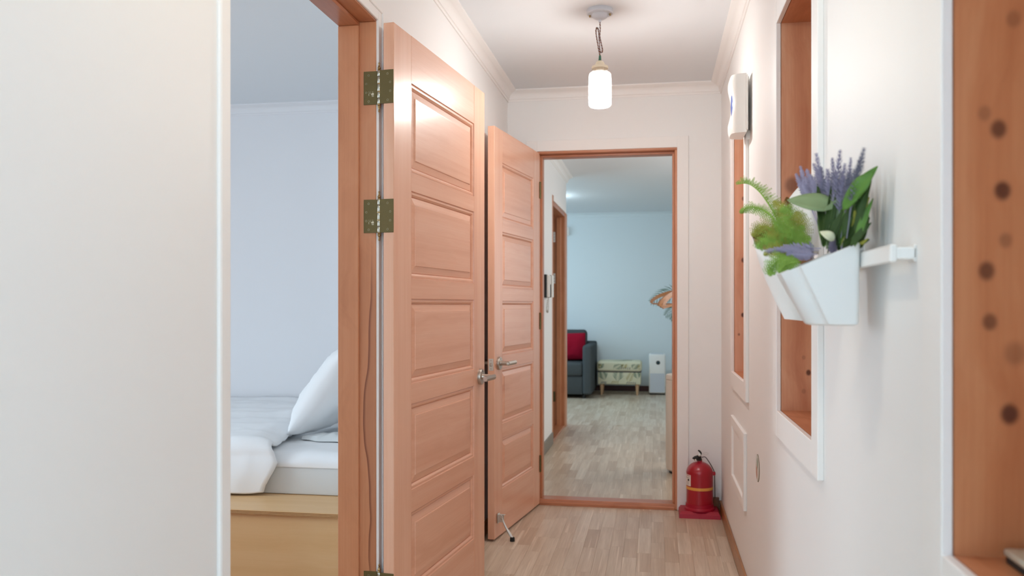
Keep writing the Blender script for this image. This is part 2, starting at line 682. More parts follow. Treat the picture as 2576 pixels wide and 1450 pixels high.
# bedroom shell
b = bmesh.new()
bx(b, -4.6, LW, 5.04, 5.16, 0, ZC)
struct('wall_bedroom_end', b, M['bedwall'], 'pale blue grey bedroom wall behind the bed', 'wall')
b = bmesh.new()
bx(b, -4.6, -4.48, 0.5, 1.2, 0, ZC)
bx(b, -4.6, -4.48, 2.8, 5.04, 0, ZC)
bx(b, -4.6, -4.48, 1.2, 2.8, 0, 0.8)
bx(b, -4.6, -4.48, 1.2, 2.8, 2.2, ZC)
struct('wall_bedroom_side', b, M['bedwall'], 'bedroom wall with the bedroom window, out of view', 'wall')
window('window_2', 'white framed bedroom window, out of view', (-4.57, 1.2, 0.8), (-4.50, 2.8, 2.2), 'X')
struct('wall_bedroom_front', box(-4.6, LW, 0.38, 0.5, 0, ZC), M['bedwall'], 'bedroom wall on the near side, out of view', 'wall')

# living room shell
b = bmesh.new()
bx(b, -4.3, 1.72, YF, YF + 0.12, 0, ZC)
struct('wall_living_end', b, M['livwall'], 'pale blue far wall behind the sofa and the ottoman', 'wall')
b = bmesh.new()
bx(b, 1.6, 1.72, YB + 0.12, 6.2, 0, ZC)
bx(b, 1.6, 1.72, 7.8, YF, 0, ZC)
bx(b, 1.6, 1.72, 6.2, 7.8, 0, 0.8)
bx(b, 1.6, 1.72, 6.2, 7.8, 2.2, ZC)
bx(b, XR + 0.24, 1.72, YB, YB + 0.12, 0, ZC)
struct('wall_living_right', b, M['livwall'], 'living room wall on the hanger side, out of view', 'wall')
window('window_added', 'added white framed window for the side fill on the hanger side, unseen', (1.63, 6.2, 0.8), (1.69, 7.8, 2.2), 'X')  # unseen window added to go with the side fill
b = bmesh.new()
bx(b, -4.3, LW, YC - 0.12, YC, 0, ZC)
struct('wall_living_front', b, M['livwall'], 'living room wall turning the corner past the side doorway', 'wall')
b = bmesh.new()
bx(b, -4.3, -4.18, YC, 9.2, 0, ZC)
bx(b, -4.3, -4.18, 11.0, YF, 0, ZC)
bx(b, -4.3, -4.18, 9.2, 11.0, 0, 0.7)
bx(b, -4.3, -4.18, 9.2, 11.0, 2.2, ZC)
struct('wall_living_side', b, M['livwall'], 'living room wall with the living room window, out of view', 'wall')
window('window_3', 'white framed living room window, out of view', (-4.27, 9.2, 0.7), (-4.21, 11.0, 2.2), 'X')
b = bmesh.new()
bx(b, -2.3, -2.2, 5.16, YC - 0.12, 0, ZC)
struct('wall_side_room', b, M['livwall'], 'wall of the dark side room beyond the hall doorway', 'wall')

b = bmesh.new()
bx(b, -4.6, 1.72, -4.12, YF + 0.12, ZC, ZC + 0.1)
struct('ceiling', b, M['ceil'], 'white papered ceiling over the hall and rooms', 'ceiling')

# ------------------------------------------------------------------ floors with single planks
random.seed(11)


def floor(label, x0, x1, y0, y1, px0, px1, py0, py1, slab_z=-0.012):
    t = part('floor', box(x0, x1, y0, y1, -0.1, slab_z + 0.009), M['plank'])
    props(t, label, 'floor', None, 'structure')
    me = t.data
    a = me.attributes.new('tone', 'FLOAT', 'FACE')
    for i in range(len(me.polygons)):
        a.data[i].value = 0.5
    wd = 0.0658
    n = int(math.ceil((px1 - px0) / wd))
    cnt = 0
    for i in range(n):
        xa = px0 + i * wd
        xb = min(xa + wd, px1)
        if xb - xa < 0.01:
            continue
        y = py0 - random.uniform(0, 0.35)
        while y < py1:
            ln = random.uniform(0.26, 0.46)
            ya, yb = max(y, py0), min(y + ln, py1)
            y += ln
            if yb - ya < 0.03:
                continue
            b = bmesh.new()
            g = 0.0002
            tone = min(1, max(0, random.gauss(0.55, 0.27)))
            lo = [(xa + g, ya + g), (xb - g, ya + g), (xb - g, yb - g), (xa + g, yb - g)]
            e = 0.0003
            mid = [(xa + g + e, ya + g + e), (xb - g - e, ya + g + e), (xb - g - e, yb - g - e), (xa + g + e, yb - g - e)]
            A = [b.verts.new((p[0], p[1], slab_z + 0.009)) for p in lo]
            B = [b.verts.new((p[0], p[1], -e)) for p in lo]
            D = [b.verts.new((p[0], p[1], 0)) for p in mid]
            for U, V in ((A, B), (B, D)):
                for k in range(4):
                    j = (k + 1) % 4
                    b.faces.new((U[k], U[j], V[j], V[k]))
            b.faces.new(D)
            o = part('plank', b, M['plank'], t)
            at_ = o.data.attributes.new('tone', 'FLOAT', 'FACE')
            for f_ in range(len(o.data.polygons)):
                at_.data[f_].value = tone
            cnt += 1
    return t, cnt


f1, n1 = floor('pale oak strip floor of the hall in front of the threshold', LW, XR + 0.24, -4.12, YB + 0.03, XL + 0.001, XR - 0.013, 3.3, YB - 0.012)
f2, n2 = floor('dim oak strip floor just past the far threshold', -2.3, 1.72, YB + 0.03, YC, XL + 0.001, 0.31, YB + 0.122, YC)
f3, n3 = floor('oak strip floor of the living room by the sofa', -4.3, 1.72, YC, YF + 0.12, -1.31, 0.34, YC, YF - 0.02)
struct('floor_bedroom', box(-4.6, LW, 0.38, 5.16, -0.1, 0), M['base'], 'bedroom floor hidden below the bed platform', 'floor')


# ------------------------------------------------------------------ crown mouldings, baseboards, casings
def crown_profile():
    p = [(0, 0), (0, -0.062), (0.006, -0.062), (0.008, -0.052), (0.014, -0.050)]
    for k in range(7):
        a = k / 6 * math.pi / 2
        p.append((0.014 + 0.030 * (1 - math.cos(a)), -0.048 + 0.034 * math.sin(a)))
    p += [(0.046, -0.012), (0.054, -0.010), (0.060, -0.006), (0.060, 0)]
    return p


def crown(name, axis, a0, a1, pos, sgn, label, m=None, parent=None):
    """runs along axis; pos = coordinate of the wall face, sgn = direction into the room"""
    prof = [(pos + sgn * d, ZC + h) for d, h in crown_profile()]
    b = prism(bmesh.new(), prof, axis, a0, a1)
    return struct(name, b, m or M['trimwhite'], label, 'crown moulding', smooth=40)


crown('trim_1', 'Y', -4.0, YB, XL, 1, 'white crown moulding above the bedroom door side of the hall')
crown('trim_2', 'Y', -4.0, YB, XR, -1, 'white crown moulding above the niche side of the hall')
crown('trim_3', 'X', XL, XR, YB, -1, 'white crown moulding above the far doorway')
crown('trim_4', 'X', -4.48, LW, 5.04, -1, 'thin crown moulding on the bedroom wall', M['bedwall'])
crown('trim_5', 'Y', YB + 0.12, YC + 0.06, XL, 1, 'crown moulding above the intercom ending at the corner')
crown('trim_6', 'X', -4.18, 1.6, YF, -1, 'crown moulding on the far living room wall', M['livwall'])

struct('baseboard_right', box(XR - 0.012, XR, -4.0, YB - 0.012, 0, 0.07, bev=0.003), M['base'], 'brown wooden baseboard under the niches', 'baseboard')
struct('baseboard_back', box(O2B + 0.085, XR - 0.013, YB - 0.012, YB, 0, 0.085, bev=0.003), M['basex'], 'short dark wooden baseboard behind the fire extinguisher', 'baseboard')
struct('baseboard_left', box(XL, XL + 0.012, O1B + 0.11, YB - 0.001, 0, 0.07, bev=0.003), M['base'], 'brown wooden baseboard behind the open doors', 'baseboard')
struct('baseboard_hall', box(XL, XL + 0.012, YB + 0.121, O3A - 0.05, 0, 0.10, bev=0.003), M['taupe'], 'taupe baseboard below the intercom', 'baseboard')
struct('baseboard_living', box(-4.18, 1.6, YF - 0.012, YF, 0, 0.075, bev=0.003), M['darkbase'], 'dark red brown baseboard behind the ottoman', 'baseboard')

# bedroom door frame: wooden jambs with rebate, white casing
t = thing('door_frame', 'reddish wooden door frame of the bedroom doorway with white casing', 'door frame', (LW, O1A, 0), kind='structure')
ST = -0.932                      # where the stop ends and the rebate begins


def jamb_y(parent, y, sgn, x0, x1, xs, zt, m, name='jamb'):
    """upright lining; y = rebate face, sgn = direction of the opening"""
    ya, yb = sorted((y, y - sgn * 0.03))
    b = bmesh.new()
    bx(b, x0, x1, ya, yb, 0, zt, bev=0.0015)
    j = part(name, b, m, parent)
    ya, yb = sorted((y, y + sgn * 0.012))
    part('door_stop_strip', box(x0, xs, ya, yb, 0, zt - 0.012, bev=0.002), m, parent)
    return j




def figured(m):
    """the same wood with a dark wandering vein along the lower half of the board"""
    m = m.copy()
    m.name = 'frame_wood_veined'
    q = N.__new__(N)
    q.m, q.t = m, m.node_tree
    q.b = q.t.nodes['Principled BSDF']
    src = q.b.inputs['Base Color'].links[0].from_socket
    tc = q.n('ShaderNodeTexCoord')
    sep = q.n('ShaderNodeSeparateXYZ')
    q.l(tc.outputs['Object'], sep.inputs[0])
    cz = q.n('ShaderNodeCombineXYZ')
    q.l(q.math('MULTIPLY', sep.outputs[2], 2.3), cz.inputs[2])
    nz = q.noise(cz.outputs[0], 0.75, 3, 0.4)
    curve = q.math('ADD', q.math('MULTIPLY', q.math('SUBTRACT', nz, 0.5), 0.13), 0.099)
    d = q.math('SUBTRACT', sep.outputs[0], curve)

    def band(val, a, c, lo, hi):
        r_ = q.n('ShaderNodeMapRange')
        r_.interpolation_type = 'SMOOTHSTEP'
        for i_, v_ in enumerate((a, c, lo, hi)):
            r_.inputs[i_ + 1].default_value = v_
        q.l(val, r_.inputs[0])
        return r_.outputs[0]
    ln = q.math('MULTIPLY', band(d, -0.0015, 0.0005, 0.0, 0.85), band(d, 0.0, 0.010, 1.0, 0.3))
    zm = q.math('MULTIPLY', band(sep.outputs[2], 1.15, 1.45, 1.0, 0.0), band(sep.outputs[2], 0.15, 0.45, 0.0, 1.0))
    q.l(q.mix(q.math('MULTIPLY', ln, zm), src, lin('6e3015')), q.b.inputs['Base Color'])
    return m


M['jambv'] = figured(M['jamb'])
jf = jamb_y(t, O1B, -1, LW - 0.002, XL + 0.001, ST, HD, M['jambv'])
jamb_y(t, O1A, 1, LW - 0.002, XL + 0.001, ST, HD, M['jamb'])
part('head_jamb', box(LW - 0.002, XL + 0.001, O1A - 0.03, O1B + 0.03, HD, HD + 0.03, bev=0.0015), M['jamby'], t)
part('door_stop_strip', box(LW - 0.002, ST, O1A, O1B, HD - 0.012, HD, bev=0.002), M['jamby'], t)


def casing_strip(parent, lo, hi, lo2, hi2):
    b = bmesh.new()
    bx(b, *lo, bev=0.002)
    bx(b, *lo2, bev=0.002)
    return part('casing', b, M['trimwhite'], parent)


for (ya, yb, sg) in ((O1B + 0.004, O1B + 0.048, 1), (O1A - 0.048, O1A - 0.004, -1)):
    b = bmesh.new()
    bx(b, XL - 0.004, XL + 0.009, ya, yb, 0, HD + 0.048, bev=0.002 if sg > 0 else 0.006, seg=2)
    if sg > 0:
        bx(b, XL + 0.002, XL + 0.014, yb - 0.014, yb, 0, HD + 0.048, bev=0.002)
    part('casing', b, M['trimwhite'], t)
b = bmesh.new()
bx(b, XL, XL + 0.009, O1A - 0.004, O1B + 0.004, HD + 0.004, HD + 0.048, bev=0.002)
bx(b, XL + 0.002, XL + 0.014, O1A - 0.034, O1B + 0.034, HD + 0.034, HD + 0.048, bev=0.002)
part('casing', b, M['trimwhite'], t)

# far door frame with threshold
t = thing('door_frame', 'wooden frame and white casing around the far doorway', 'door frame', (O2A, YB, 0), kind='structure')
for (xa, xb) in ((O2A - 0.03, O2A), (O2B, O2B + 0.03)):
    part('jamb', box(xa, xb, YB - 0.004, YB + 0.124, 0, HD, bev=0.002), M['jamb'], t)
for (xa, xb) in ((O2A, O2A + 0.012), (O2B - 0.012, O2B)):
    part('door_stop_strip', box(xa, xb, YB + 0.05, YB + 0.124, 0.03, HD - 0.012, bev=0.002), M['jamb'], t)
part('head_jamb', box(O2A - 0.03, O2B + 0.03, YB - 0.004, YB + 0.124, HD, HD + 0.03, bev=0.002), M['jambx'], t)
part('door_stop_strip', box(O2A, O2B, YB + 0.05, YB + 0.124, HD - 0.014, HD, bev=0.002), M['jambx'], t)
part('casing', box(O2B + 0.014, O2B + 0.079, YB - 0.010, YB, 0, HD + 0.079, bev=0.0015), M['trimwhite'], t)
part('casing', box(O2A - 0.079, O2A - 0.014, YB - 0.010, YB, 0, HD + 0.079, bev=0.0015), M['trimwhite'], t)
part('casing', box(O2A - 0.014, O2B + 0.014, YB - 0.010, YB, HD + 0.014, HD + 0.079, bev=0.0015), M['trimwhite'], t)
prof = [(YB - 0.012, 0.0), (YB - 0.012, 0.014), (YB - 0.006, 0.020), (YB + 0.012, 0.021), (YB + 0.020, 0.030), (YB + 0.115, 0.030), (YB + 0.121, 0.024), (YB + 0.121, 0.0)]
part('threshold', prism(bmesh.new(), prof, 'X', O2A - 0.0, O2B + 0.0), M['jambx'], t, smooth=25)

# side doorway in the farther hall
t = thing('door_frame', 'wooden frame of the side doorway past the intercom', 'door frame', (LW, O3A, 0), kind='structure')
jn = part('jamb', box(LW, XL + 0.003, O3A - 0.045, O3A, 0, 2.15, bev=0.002), M['jamb'], t)
b = bmesh.new()
bx(b, LW, XL + 0.006, O3B, O3B + 0.045, 0, 2.10, bev=0.002)
jf3 = part('jamb', b, M['jamb'], t)
part('door_stop_strip', box(LW + 0.045, XL - 0.03, O3B - 0.012, O3B, 0, 2.05, bev=0.003), M['jamb'], t)
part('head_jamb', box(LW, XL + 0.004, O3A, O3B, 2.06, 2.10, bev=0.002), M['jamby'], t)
part('casing', box(XL, XL + 0.011, O3A, O3B + 0.05, 2.101, 2.15, bev=0.002), M['trimwhite'], t, label='white head casing')
part('casing', box(XL + 0.001, XL + 0.010, O3B + 0.05, YC - 0.002, 0, 2.10, bev=0.002), M['jamb'], t)
for z in (1.86, 1.455, 0.30):
    h = part('hinge_leaf', box(LW + 0.012, LW + 0.034, O3B - 0.004, O3B, z - 0.05, z + 0.05, bev=0.001), M['boxwhite'] if z > 1 else M['bronze'], t)
    for dz in (-0.028, 0.0, 0.028):
        part('screw', lathe(bmesh.new(), [(0, 0.0), (0.003, 0.0), (0.003, -0.002), (0, -0.0025)], (LW + 0.023, O3B - 0.004, z + dz), 'Y', 8), M['darkhole'], h)
part('threshold', box(LW, XL + 0.004, O3A, O3B, 0, 0.02, bev=0.003), M['jamby'], t)


# ------------------------------------------------------------------ panelled doors
def rect_loft(bm, x0, x1, z0, z1, prof, y_face, sgn, cap):
    """rings of a rectangle; prof = (inset, depth); sgn = direction into the leaf"""
    rings = []
    for (i, d) in prof:
        y = y_face + sgn * d
        rings.append([bm.verts.new(p) for p in ((x0 + i, y, z0 + i), (x1 - i, y, z0 + i), (x1 - i, y, z1 - i), (x0 + i, y, z1 - i))])
    fs = []
    for a, c in zip(rings, rings[1:]):
        for k in range(4):
            j = (k + 1) % 4
            fs.append(bm.faces.new((a[k], a[j], c[j], c[k]) if sgn > 0 else (a[j], a[k], c[k], c[j])))
    if cap:
        fs.append(bm.faces.new(rings[-1] if sgn > 0 else list(reversed(rings[-1]))))
    return bm


RAILS = [(1.574, 1.637), (1.216, 1.284), (0.866, 0.934), (0.505, 0.580)]


def panel_door(name, label, W, T, loc, ang, st0, st1, top=2.09, bot=0.012):
    """leaf from the hinge edge x=0 to x=W, thickness y=-T..0"""
    t = thing(name, label, 'door', loc, ang, kind='structure')
    z_open = [(1.637, 1.932), (1.284, 1.574), (0.934, 1.216), (0.580, 0.866), (0.245, 0.505)]
    part('stile', box(0, st0, -T, 0, bot, top, bev=0.0018), M['doorv'], t, local=True)
    part('stile', box(W - st1, W, -T, 0, bot, top, bev=0.0018), M['doorv'], t, local=True)
    x0, x1 = st0, W - st1
    for (za, zb) in [(1.932, top)] + RAILS + [(bot, 0.245)]:
        part('rail', box(x0, x1, -T + 0.0002, -0.0002, za, zb, bev=0.0006), M['doorh'], t, local=True)
    mould = [(0.0, 0.0004), (0.0015, 0.0045), (0.006, 0.0038), (0.010, 0.0040), (0.0135, 0.0068), (0.016, 0.0095), (0.0165, 0.0125), (0.020, 0.0130)]
    field = [(0.017, 0.0125), (0.0195, 0.0105), (0.042, 0.0058), (0.0435, 0.0030), (0.047, 0.0028)]
    for (za, zb) in z_open:
        b = bmesh.new()
        rect_loft(b, x0, x1, za, zb, field, -T, 1, True)
        rect_loft(b, x0, x1, za, zb, field, 0.0, -1, True)
        part('panel', b, M['doorh'], t, local=True)
        b = bmesh.new()
        rect_loft(b, x0, x1, za, zb, mould, -T, 1, False)
        rect_loft(b, x0, x1, za, zb, mould, 0.0, -1, False)
        part('panel_moulding', b, M['doorh'], t, local=True)
    return t


def lever(t, x, z, T, to_hinge=True):
    """satin lever sets on both faces and the latch plate on the edge"""
    for (yf, sg) in ((-T, -1), (0, 1)):
        b = bmesh.new()
        lathe(b, [(0.0, 0), (0.033, 0), (0.033, 0.009), (0.0315, 0.012), (0.012, 0.0125), (0.012, 0.014), (0, 0.014)], (0, 0, 0), 'Z', 32,
              Matrix.Translation((x, yf, z)) @ Matrix.Rotation(R(-90 * sg), 4, 'X'))
        h = part('handle', b, M['nickel'], t, local=True, smooth=35)
        b = bmesh.new()
        lathe(b, [(0.0, 0.012), (0.013, 0.012), (0.011, 0.018), (0.0105, 0.052), (0, 0.052)], (0, 0, 0), 'Z', 20,
              Matrix.Translation((x, yf, z)) @ Matrix.Rotation(R(-90 * sg), 4, 'X'))
        part('handle_neck', b, M['nickel'], h, local=True, smooth=35)
        # hexagonal lever bar pointing to the hinge side
        b = bmesh.new()
        hexa = [(0.014, 0.0), (0.008, 0.012), (-0.006, 0.012), (-0.011, 0.0), (-0.006, -0.012), (0.008, -0.012)]
        hexa = [(yf + sg * (0.056 + p[0] * 0.75), z + p[1] * 0.85) for p in hexa]
        prism(b, hexa, 'X', x + 0.016, x - 0.105)
        part('lever', b, M['nickel'], h, local=True, smooth=20)
        b = bmesh.new()
        lathe(b, [(0.006, 0), (0.006, 0.004), (0.002, 0.005), (0.002, 0.009), (0, 0.009)], (0, 0, 0), 'Z', 12, Matrix.Translation((x + 0.016, yf + sg * 0.056, z)) @ Matrix.Rotation(R(90), 4, 'Y'))
        part('lever_button', b, M['chrome'], h, local=True)
        b = lathe(bmesh.new(), [(0.0028, 0), (0.0028, 0.0128), (0, 0.0128)], (0, 0, 0), 'Z', 10, Matrix.Translation((x, yf, z + 0.022)) @ Matrix.Rotation(R(-90 * sg), 4, 'X'))
        part('key_hole', b, M['darkhole'], h, local=True)
    return t


T1 = 0.036
d1 = panel_door('door_1', 'nearer reddish five panel wooden door standing open on bronze hinges', 0.926, T1, (-0.850, 2.546, 0), R(90 - 6.4), 0.142, 0.136)
lever(d1, 0.926 - 0.062, 0.898, T1)

ang2 = math.atan2(-0.805, -0.1195)
d2 = panel_door('door_2', 'farther reddish five panel wooden door opened from the far doorway', 0.808, T1, (-0.681, 4.94, 0), ang2, 0.125, 0.125, top=2.10)
lever(d2, 0.808 - 0.062, 0.898, T1)
ob = box(0.808 - 0.0005, 0.8095, -T1 / 2 - 0.0125, -T1 / 2 + 0.0125, 0.864, 0.924, bev=0.0006)
lp = part('latch_plate', ob, M['chrome'], d2, local=True)
part('latch_bolt', box(0.809, 0.816, -T1 / 2 - 0.006, -T1 / 2 + 0.006, 0.885, 0.903, bev=0.003, seg=2), M['nickel'], lp, local=True)
for dz in (-0.021, 0.021):
    part('screw', lathe(bmesh.new(), [(0.003, 0), (0.003, 0.0012), (0, 0.0016)], (0.8095, -T1 / 2, 0.894 + dz), 'X', 10), M['nickel'], lp, local=True)
for z in (1.88, 1.1, 0.25):
    b = bmesh.new()
    cyl(b, (-0.006, 0.004, z - 0.05), (-0.006, 0.004, z + 0.05), 0.006)
    part('hinge', b, M['bronze'], d2, local=True, smooth=40)

# kick-down holder on the farther door
ks = thing('door_stopper', 'silver kick down door stopper with black rubber tip on the farther door', 'door stopper', (-0.798, 4.19, 0.0), ang2)
# local frame: x along the leaf towards its free edge, y out of the visible face
kx = 0.0
part('mount_plate', box(kx - 0.016, kx + 0.016, 0.0095, 0.0125, 0.085, 0.135, bev=0.001), M['chrome'], ks, local=True)
b = bmesh.new()
bx(b, kx - 0.012, kx - 0.009, 0.0125, 0.036, 0.092, 0.128, bev=0.001)
bx(b, kx + 0.009, kx + 0.012, 0.0125, 0.036, 0.092, 0.128, bev=0.001)
part('bracket', b, M['chrome'], ks, local=True)
b = bmesh.new()
path = spline([(kx, 0.026, 0.120), (kx, 0.034, 0.100), (kx + 0.002, 0.052, 0.064), (kx + 0.004, 0.078, 0.026), (kx + 0.004, 0.086, 0.018)], 5)
tube(b, path, lambda s: 0.0085 - 0.0035 * math.sin(min(1, s * 1.4) * math.pi) if s < 0.72 else 0.0065 + 0.006 * (s - 0.72), 10)
part('arm', b, M['chrome'], ks, local=True, smooth=60)
part('rubber_tip', lathe(bmesh.new(), [(0, 0), (0.0125, 0), (0.012, 0.018), (0.009, 0.021), (0, 0.021)], (kx + 0.004, 0.086, 0), 'Z', 18), M['black'], ks, local=True, smooth=40)
part('rivet', lathe(bmesh.new(), [(0.004, -0.014), (0.004, 0.014), (0, 0.016)], (kx, 0.03, 0.112), 'X', 10), M['nickel'], ks, local=True)
part('release_lever', box(kx - 0.006, kx + 0.006, 0.0125, 0.046, 0.128, 0.131, bev=0.0008), M['chrome'], ks, local=True)

# butt hinges of the nearer door: half on the frame's rebate, half on the door's edge
PIN = Vector((-0.865, 2.549, 0))


def butt_hinge(z):
    """height .106 centred on z; parts belong to the nearer door"""
    inv = d1.matrix_basis.inverted() if False else (Matrix.Translation(d1.location) @ Matrix.Rotation(d1.rotation_euler.z, 4, 'Z')).inverted()

    def add(name, b, m, parent, smooth=None):
        b.transform(inv)
        o = part(name, b, m, parent, local=True, smooth=smooth)
        return o
    z0, z1 = z - 0.053, z + 0.053
    h = add('hinge', box(-0.918, PIN.x - 0.004, O1B - 0.003, O1B - 0.0002, z0, z1, bev=0.0005), M['bronze'], d1)
    dx, dy = math.cos(R(6.4)), -math.sin(R(6.4))
    b = bmesh.new()
    bx(b, 0.004, 0.051, -0.003, -0.0002, z0, z1, bev=0.0005)
    b.transform(Matrix.Translation((PIN.x, 2.5475, 0)) @ Matrix.Rotation(R(-6.4), 4, 'Z'))
    add('hinge_leaf', b, M['bronze'], h)
    zz = z0
    cuts = [z0, z0 + 0.0185, z0 + 0.0395, z0 + 0.0645, z0 + 0.0875, z1]
    for a, c in zip(cuts, cuts[1:]):
        b = lathe(bmesh.new(), [(0, a + 0.0006), (0.0052, a + 0.0006), (0.0056, a + 0.0012), (0.0056, c - 0.0012), (0.0052, c - 0.0006), (0, c - 0.0006)], (PIN.x, PIN.y, 0), 'Z', 18)
        add('knuckle', b, M['steelpin'], h, 40)
    for c in (cuts[2], cuts[3]):
        b = lathe(bmesh.new(), [(0.0045, c - 0.0016), (0.0066, c - 0.0014), (0.0066, c + 0.0014), (0.0045, c + 0.0016)], (PIN.x, PIN.y, 0), 'Z', 18)
        add('knuckle_ring', b, M['brass'], h, 40)
    fin = [(0.0, 0.026), (0.0022, 0.0255), (0.0032, 0.0235), (0.0026, 0.0205), (0.0018, 0.0195), (0.0034, 0.012), (0.0056, 0.0085), (0.0056, 0.0065), (0.0034, 0.0045), (0.0052, 0.002), (0.0052, 0.0)]
    add('finial', lathe(bmesh.new(), [(r_, z1 + hh) for r_, hh in fin], (PIN.x, PIN.y, 0), 'Z', 16), M['brass'], h, 60)
    add('finial', lathe(bmesh.new(), [(r_, z0 - hh) for r_, hh in fin], (PIN.x, PIN.y, 0), 'Z', 16), M['brass'], h, 60)
    # screws: a pale ring with a dark cross recess
    for (px, pz) in ((-0.901, 0.040), (-0.909, 0.013), (-0.909, -0.015), (-0.901, -0.043)):
        b = lathe(bmesh.new(), [(0.0040, 0), (0.0036, -0.0009), (0.0020, -0.0006), (0, -0.0006)], (px, O1B - 0.0029, z + pz), 'Y', 12)
        add('screw', b, M['screw'], h, 30)
        b = lathe(bmesh.new(), [(0.0016, 0), (0.0014, -0.0008), (0, -0.0008)], (px, O1B - 0.0030, z + pz), 'Y', 6)
        add('screw_slot', b, M['darkhole'], h)
    rot = Matrix.Translation((PIN.x, 2.5475, 0)) @ Matrix.Rotation(R(-6.4), 4, 'Z')
    for (px, pz) in ((0.031, 0.040), (0.040, 0.013), (0.040, -0.015), (0.031, -0.043)):
        b = lathe(bmesh.new(), [(0.0040, 0), (0.0036, -0.0009), (0.0020, -0.0006), (0, -0.0006)], (px, -0.0029, z + pz), 'Y', 12)
        b.transform(rot)
        add('screw', b, M['screw'], h, 30)
        b = lathe(bmesh.new(), [(0.0016, 0), (0.0014, -0.0008), (0, -0.0008)], (px, -0.0030, z + pz), 'Y', 6)
        b.transform(rot)
        add('screw_slot', b, M['darkhole'], h)
    # the maker's little mark: dots, a hooked line, a solid drop and bars
    b = bmesh.new()
    yy = O1B - 0.0034

    def plate(pts):
        fs = [bm_v for bm_v in (b.verts.new((-0.901 + p[0], yy, z - 0.0165 + p[1])) for p in pts)]
        b.faces.new(fs)
    for dx_ in (0.0, 0.005, 0.011, 0.0135):
        plate([(dx_, 0.003), (dx_ + 0.0015, 0.003), (dx_ + 0.0015, 0.0045), (dx_, 0.0045)])
    hook = [(0.0, -0.0085), (0.0, -0.002), (0.002, 0.0005), (0.005, 0.0003), (0.008, -0.003)]
    for p, q_ in zip(hook, hook[1:]):
        plate([(p[0], p[1]), (p[0] + 0.0012, p[1]), (q_[0] + 0.0012, q_[1]), (q_[0], q_[1])])
    plate([(0.008, -0.004), (0.011, -0.0005), (0.0135, 0.0008), (0.0165, 0.0), (0.0172, -0.003), (0.0172, -0.0055), (0.009, -0.0055)])
    for k in range(3):
        plate([(0.0095 + k * 0.0004, -0.0068 - k * 0.0018), (0.0172, -0.0068 - k * 0.0018), (0.0172, -0.0077 - k * 0.0018), (0.0095 + k * 0.0004, -0.0077 - k * 0.0018)])
    add('maker_mark', b, M['ink'], h)


for z in (1.887, 1.478, 0.293):
    butt_hinge(z)

# ------------------------------------------------------------------ wood lined niches in the right wall
KN = {
    0: [(2550, 48, .010, .35), (2477, 285, .009, .35), (2512, 325, .011, .8), (2522, 480, .011, .9), (2530, 605, .009, .4), (2482, 682, .011, .8), (2490, 810, .010, .7), (2540, 1043, .012, .95), (2552, 890, .014, .35)],
    1: [(1992, 466, .022, .6), (2034, 938, .008, .9), (2022, 900, .006, .3), (2022, 985, .007, .3)],
    2: [(1871, 500, .010, .8), (1870, 655, .011, .9), (1869, 793, .010, .95), (1859, 842, .006, .6)],
}
nlab = ['nearest wood lined wall niche with a silver case on its sill', 'middle wood lined wall niche beyond the hanging planters', 'farthest wood lined wall niche below the white wall unit']
for i, (ya, yb) in enumerate(NICHES):
    t = thing('wall_niche', nlab[i], 'niche', (XR, ya, NZ0), group='wood lined niches along the right wall', kind='structure')
    kn = []
    for (u, v, kr, kd) in KN[i]:
        p = at(u, v, yb)
        kn.append((p.x - XR, p.z - NZ0, kr, kd))
    glare_tones = (('a8623a', 'bb784e', 'c78a60'), ('b87a58', 'cb936f', 'd5a584'), ('bd8364', 'd09b7b', 'd9ac8f'))[i]  # farther niches lighter: lamp glare put into the board colour
    pm = wood('pine_lining_%d' % i, *glare_tones, 'Z', 0.42, 0.4, 0.9, kn, coat_rough=0.3)
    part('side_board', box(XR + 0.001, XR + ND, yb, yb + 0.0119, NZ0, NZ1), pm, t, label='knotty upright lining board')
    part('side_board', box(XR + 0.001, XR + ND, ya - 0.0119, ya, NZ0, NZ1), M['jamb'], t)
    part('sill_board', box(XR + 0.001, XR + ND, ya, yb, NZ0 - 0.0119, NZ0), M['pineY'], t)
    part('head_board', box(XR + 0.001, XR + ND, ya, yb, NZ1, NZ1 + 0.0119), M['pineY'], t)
    part('back_board', box(XR + ND, XR + ND + 0.018, ya - 0.011, yb + 0.011, NZ0 - 0.011, NZ1 + 0.011), M['jamb'], t)
    cw, ct = 0.078, 0.014
    for args in ((ya - cw, ya, NZ0 - cw, NZ1 + cw), (yb, yb + cw, NZ0 - cw, NZ1 + cw), (ya, yb, NZ0 - cw, NZ0), (ya, yb, NZ1, NZ1 + cw)):
        part('casing', box(XR - ct, XR, args[0], args[1], args[2], args[3], bev=0.0015), M['trimwhite'], t)

# small things on the right wall
p = at(2548, 1403, 1.10)
t = thing('metal_case', 'small silver case lying on the nearest niche sill', 'case', (0.470, 1.085, NZ0))
part('case_lid', box(0.425, 0.500, 1.060, 1.128, NZ0 + 0.009, NZ0 + 0.019, bev=0.004, seg=2), M['silver'], t, smooth=40)
part('case_base', box(0.427, 0.498, 1.062, 1.126, NZ0, NZ0 + 0.009, bev=0.003, seg=2), M['darkhole'], t, smooth=40)

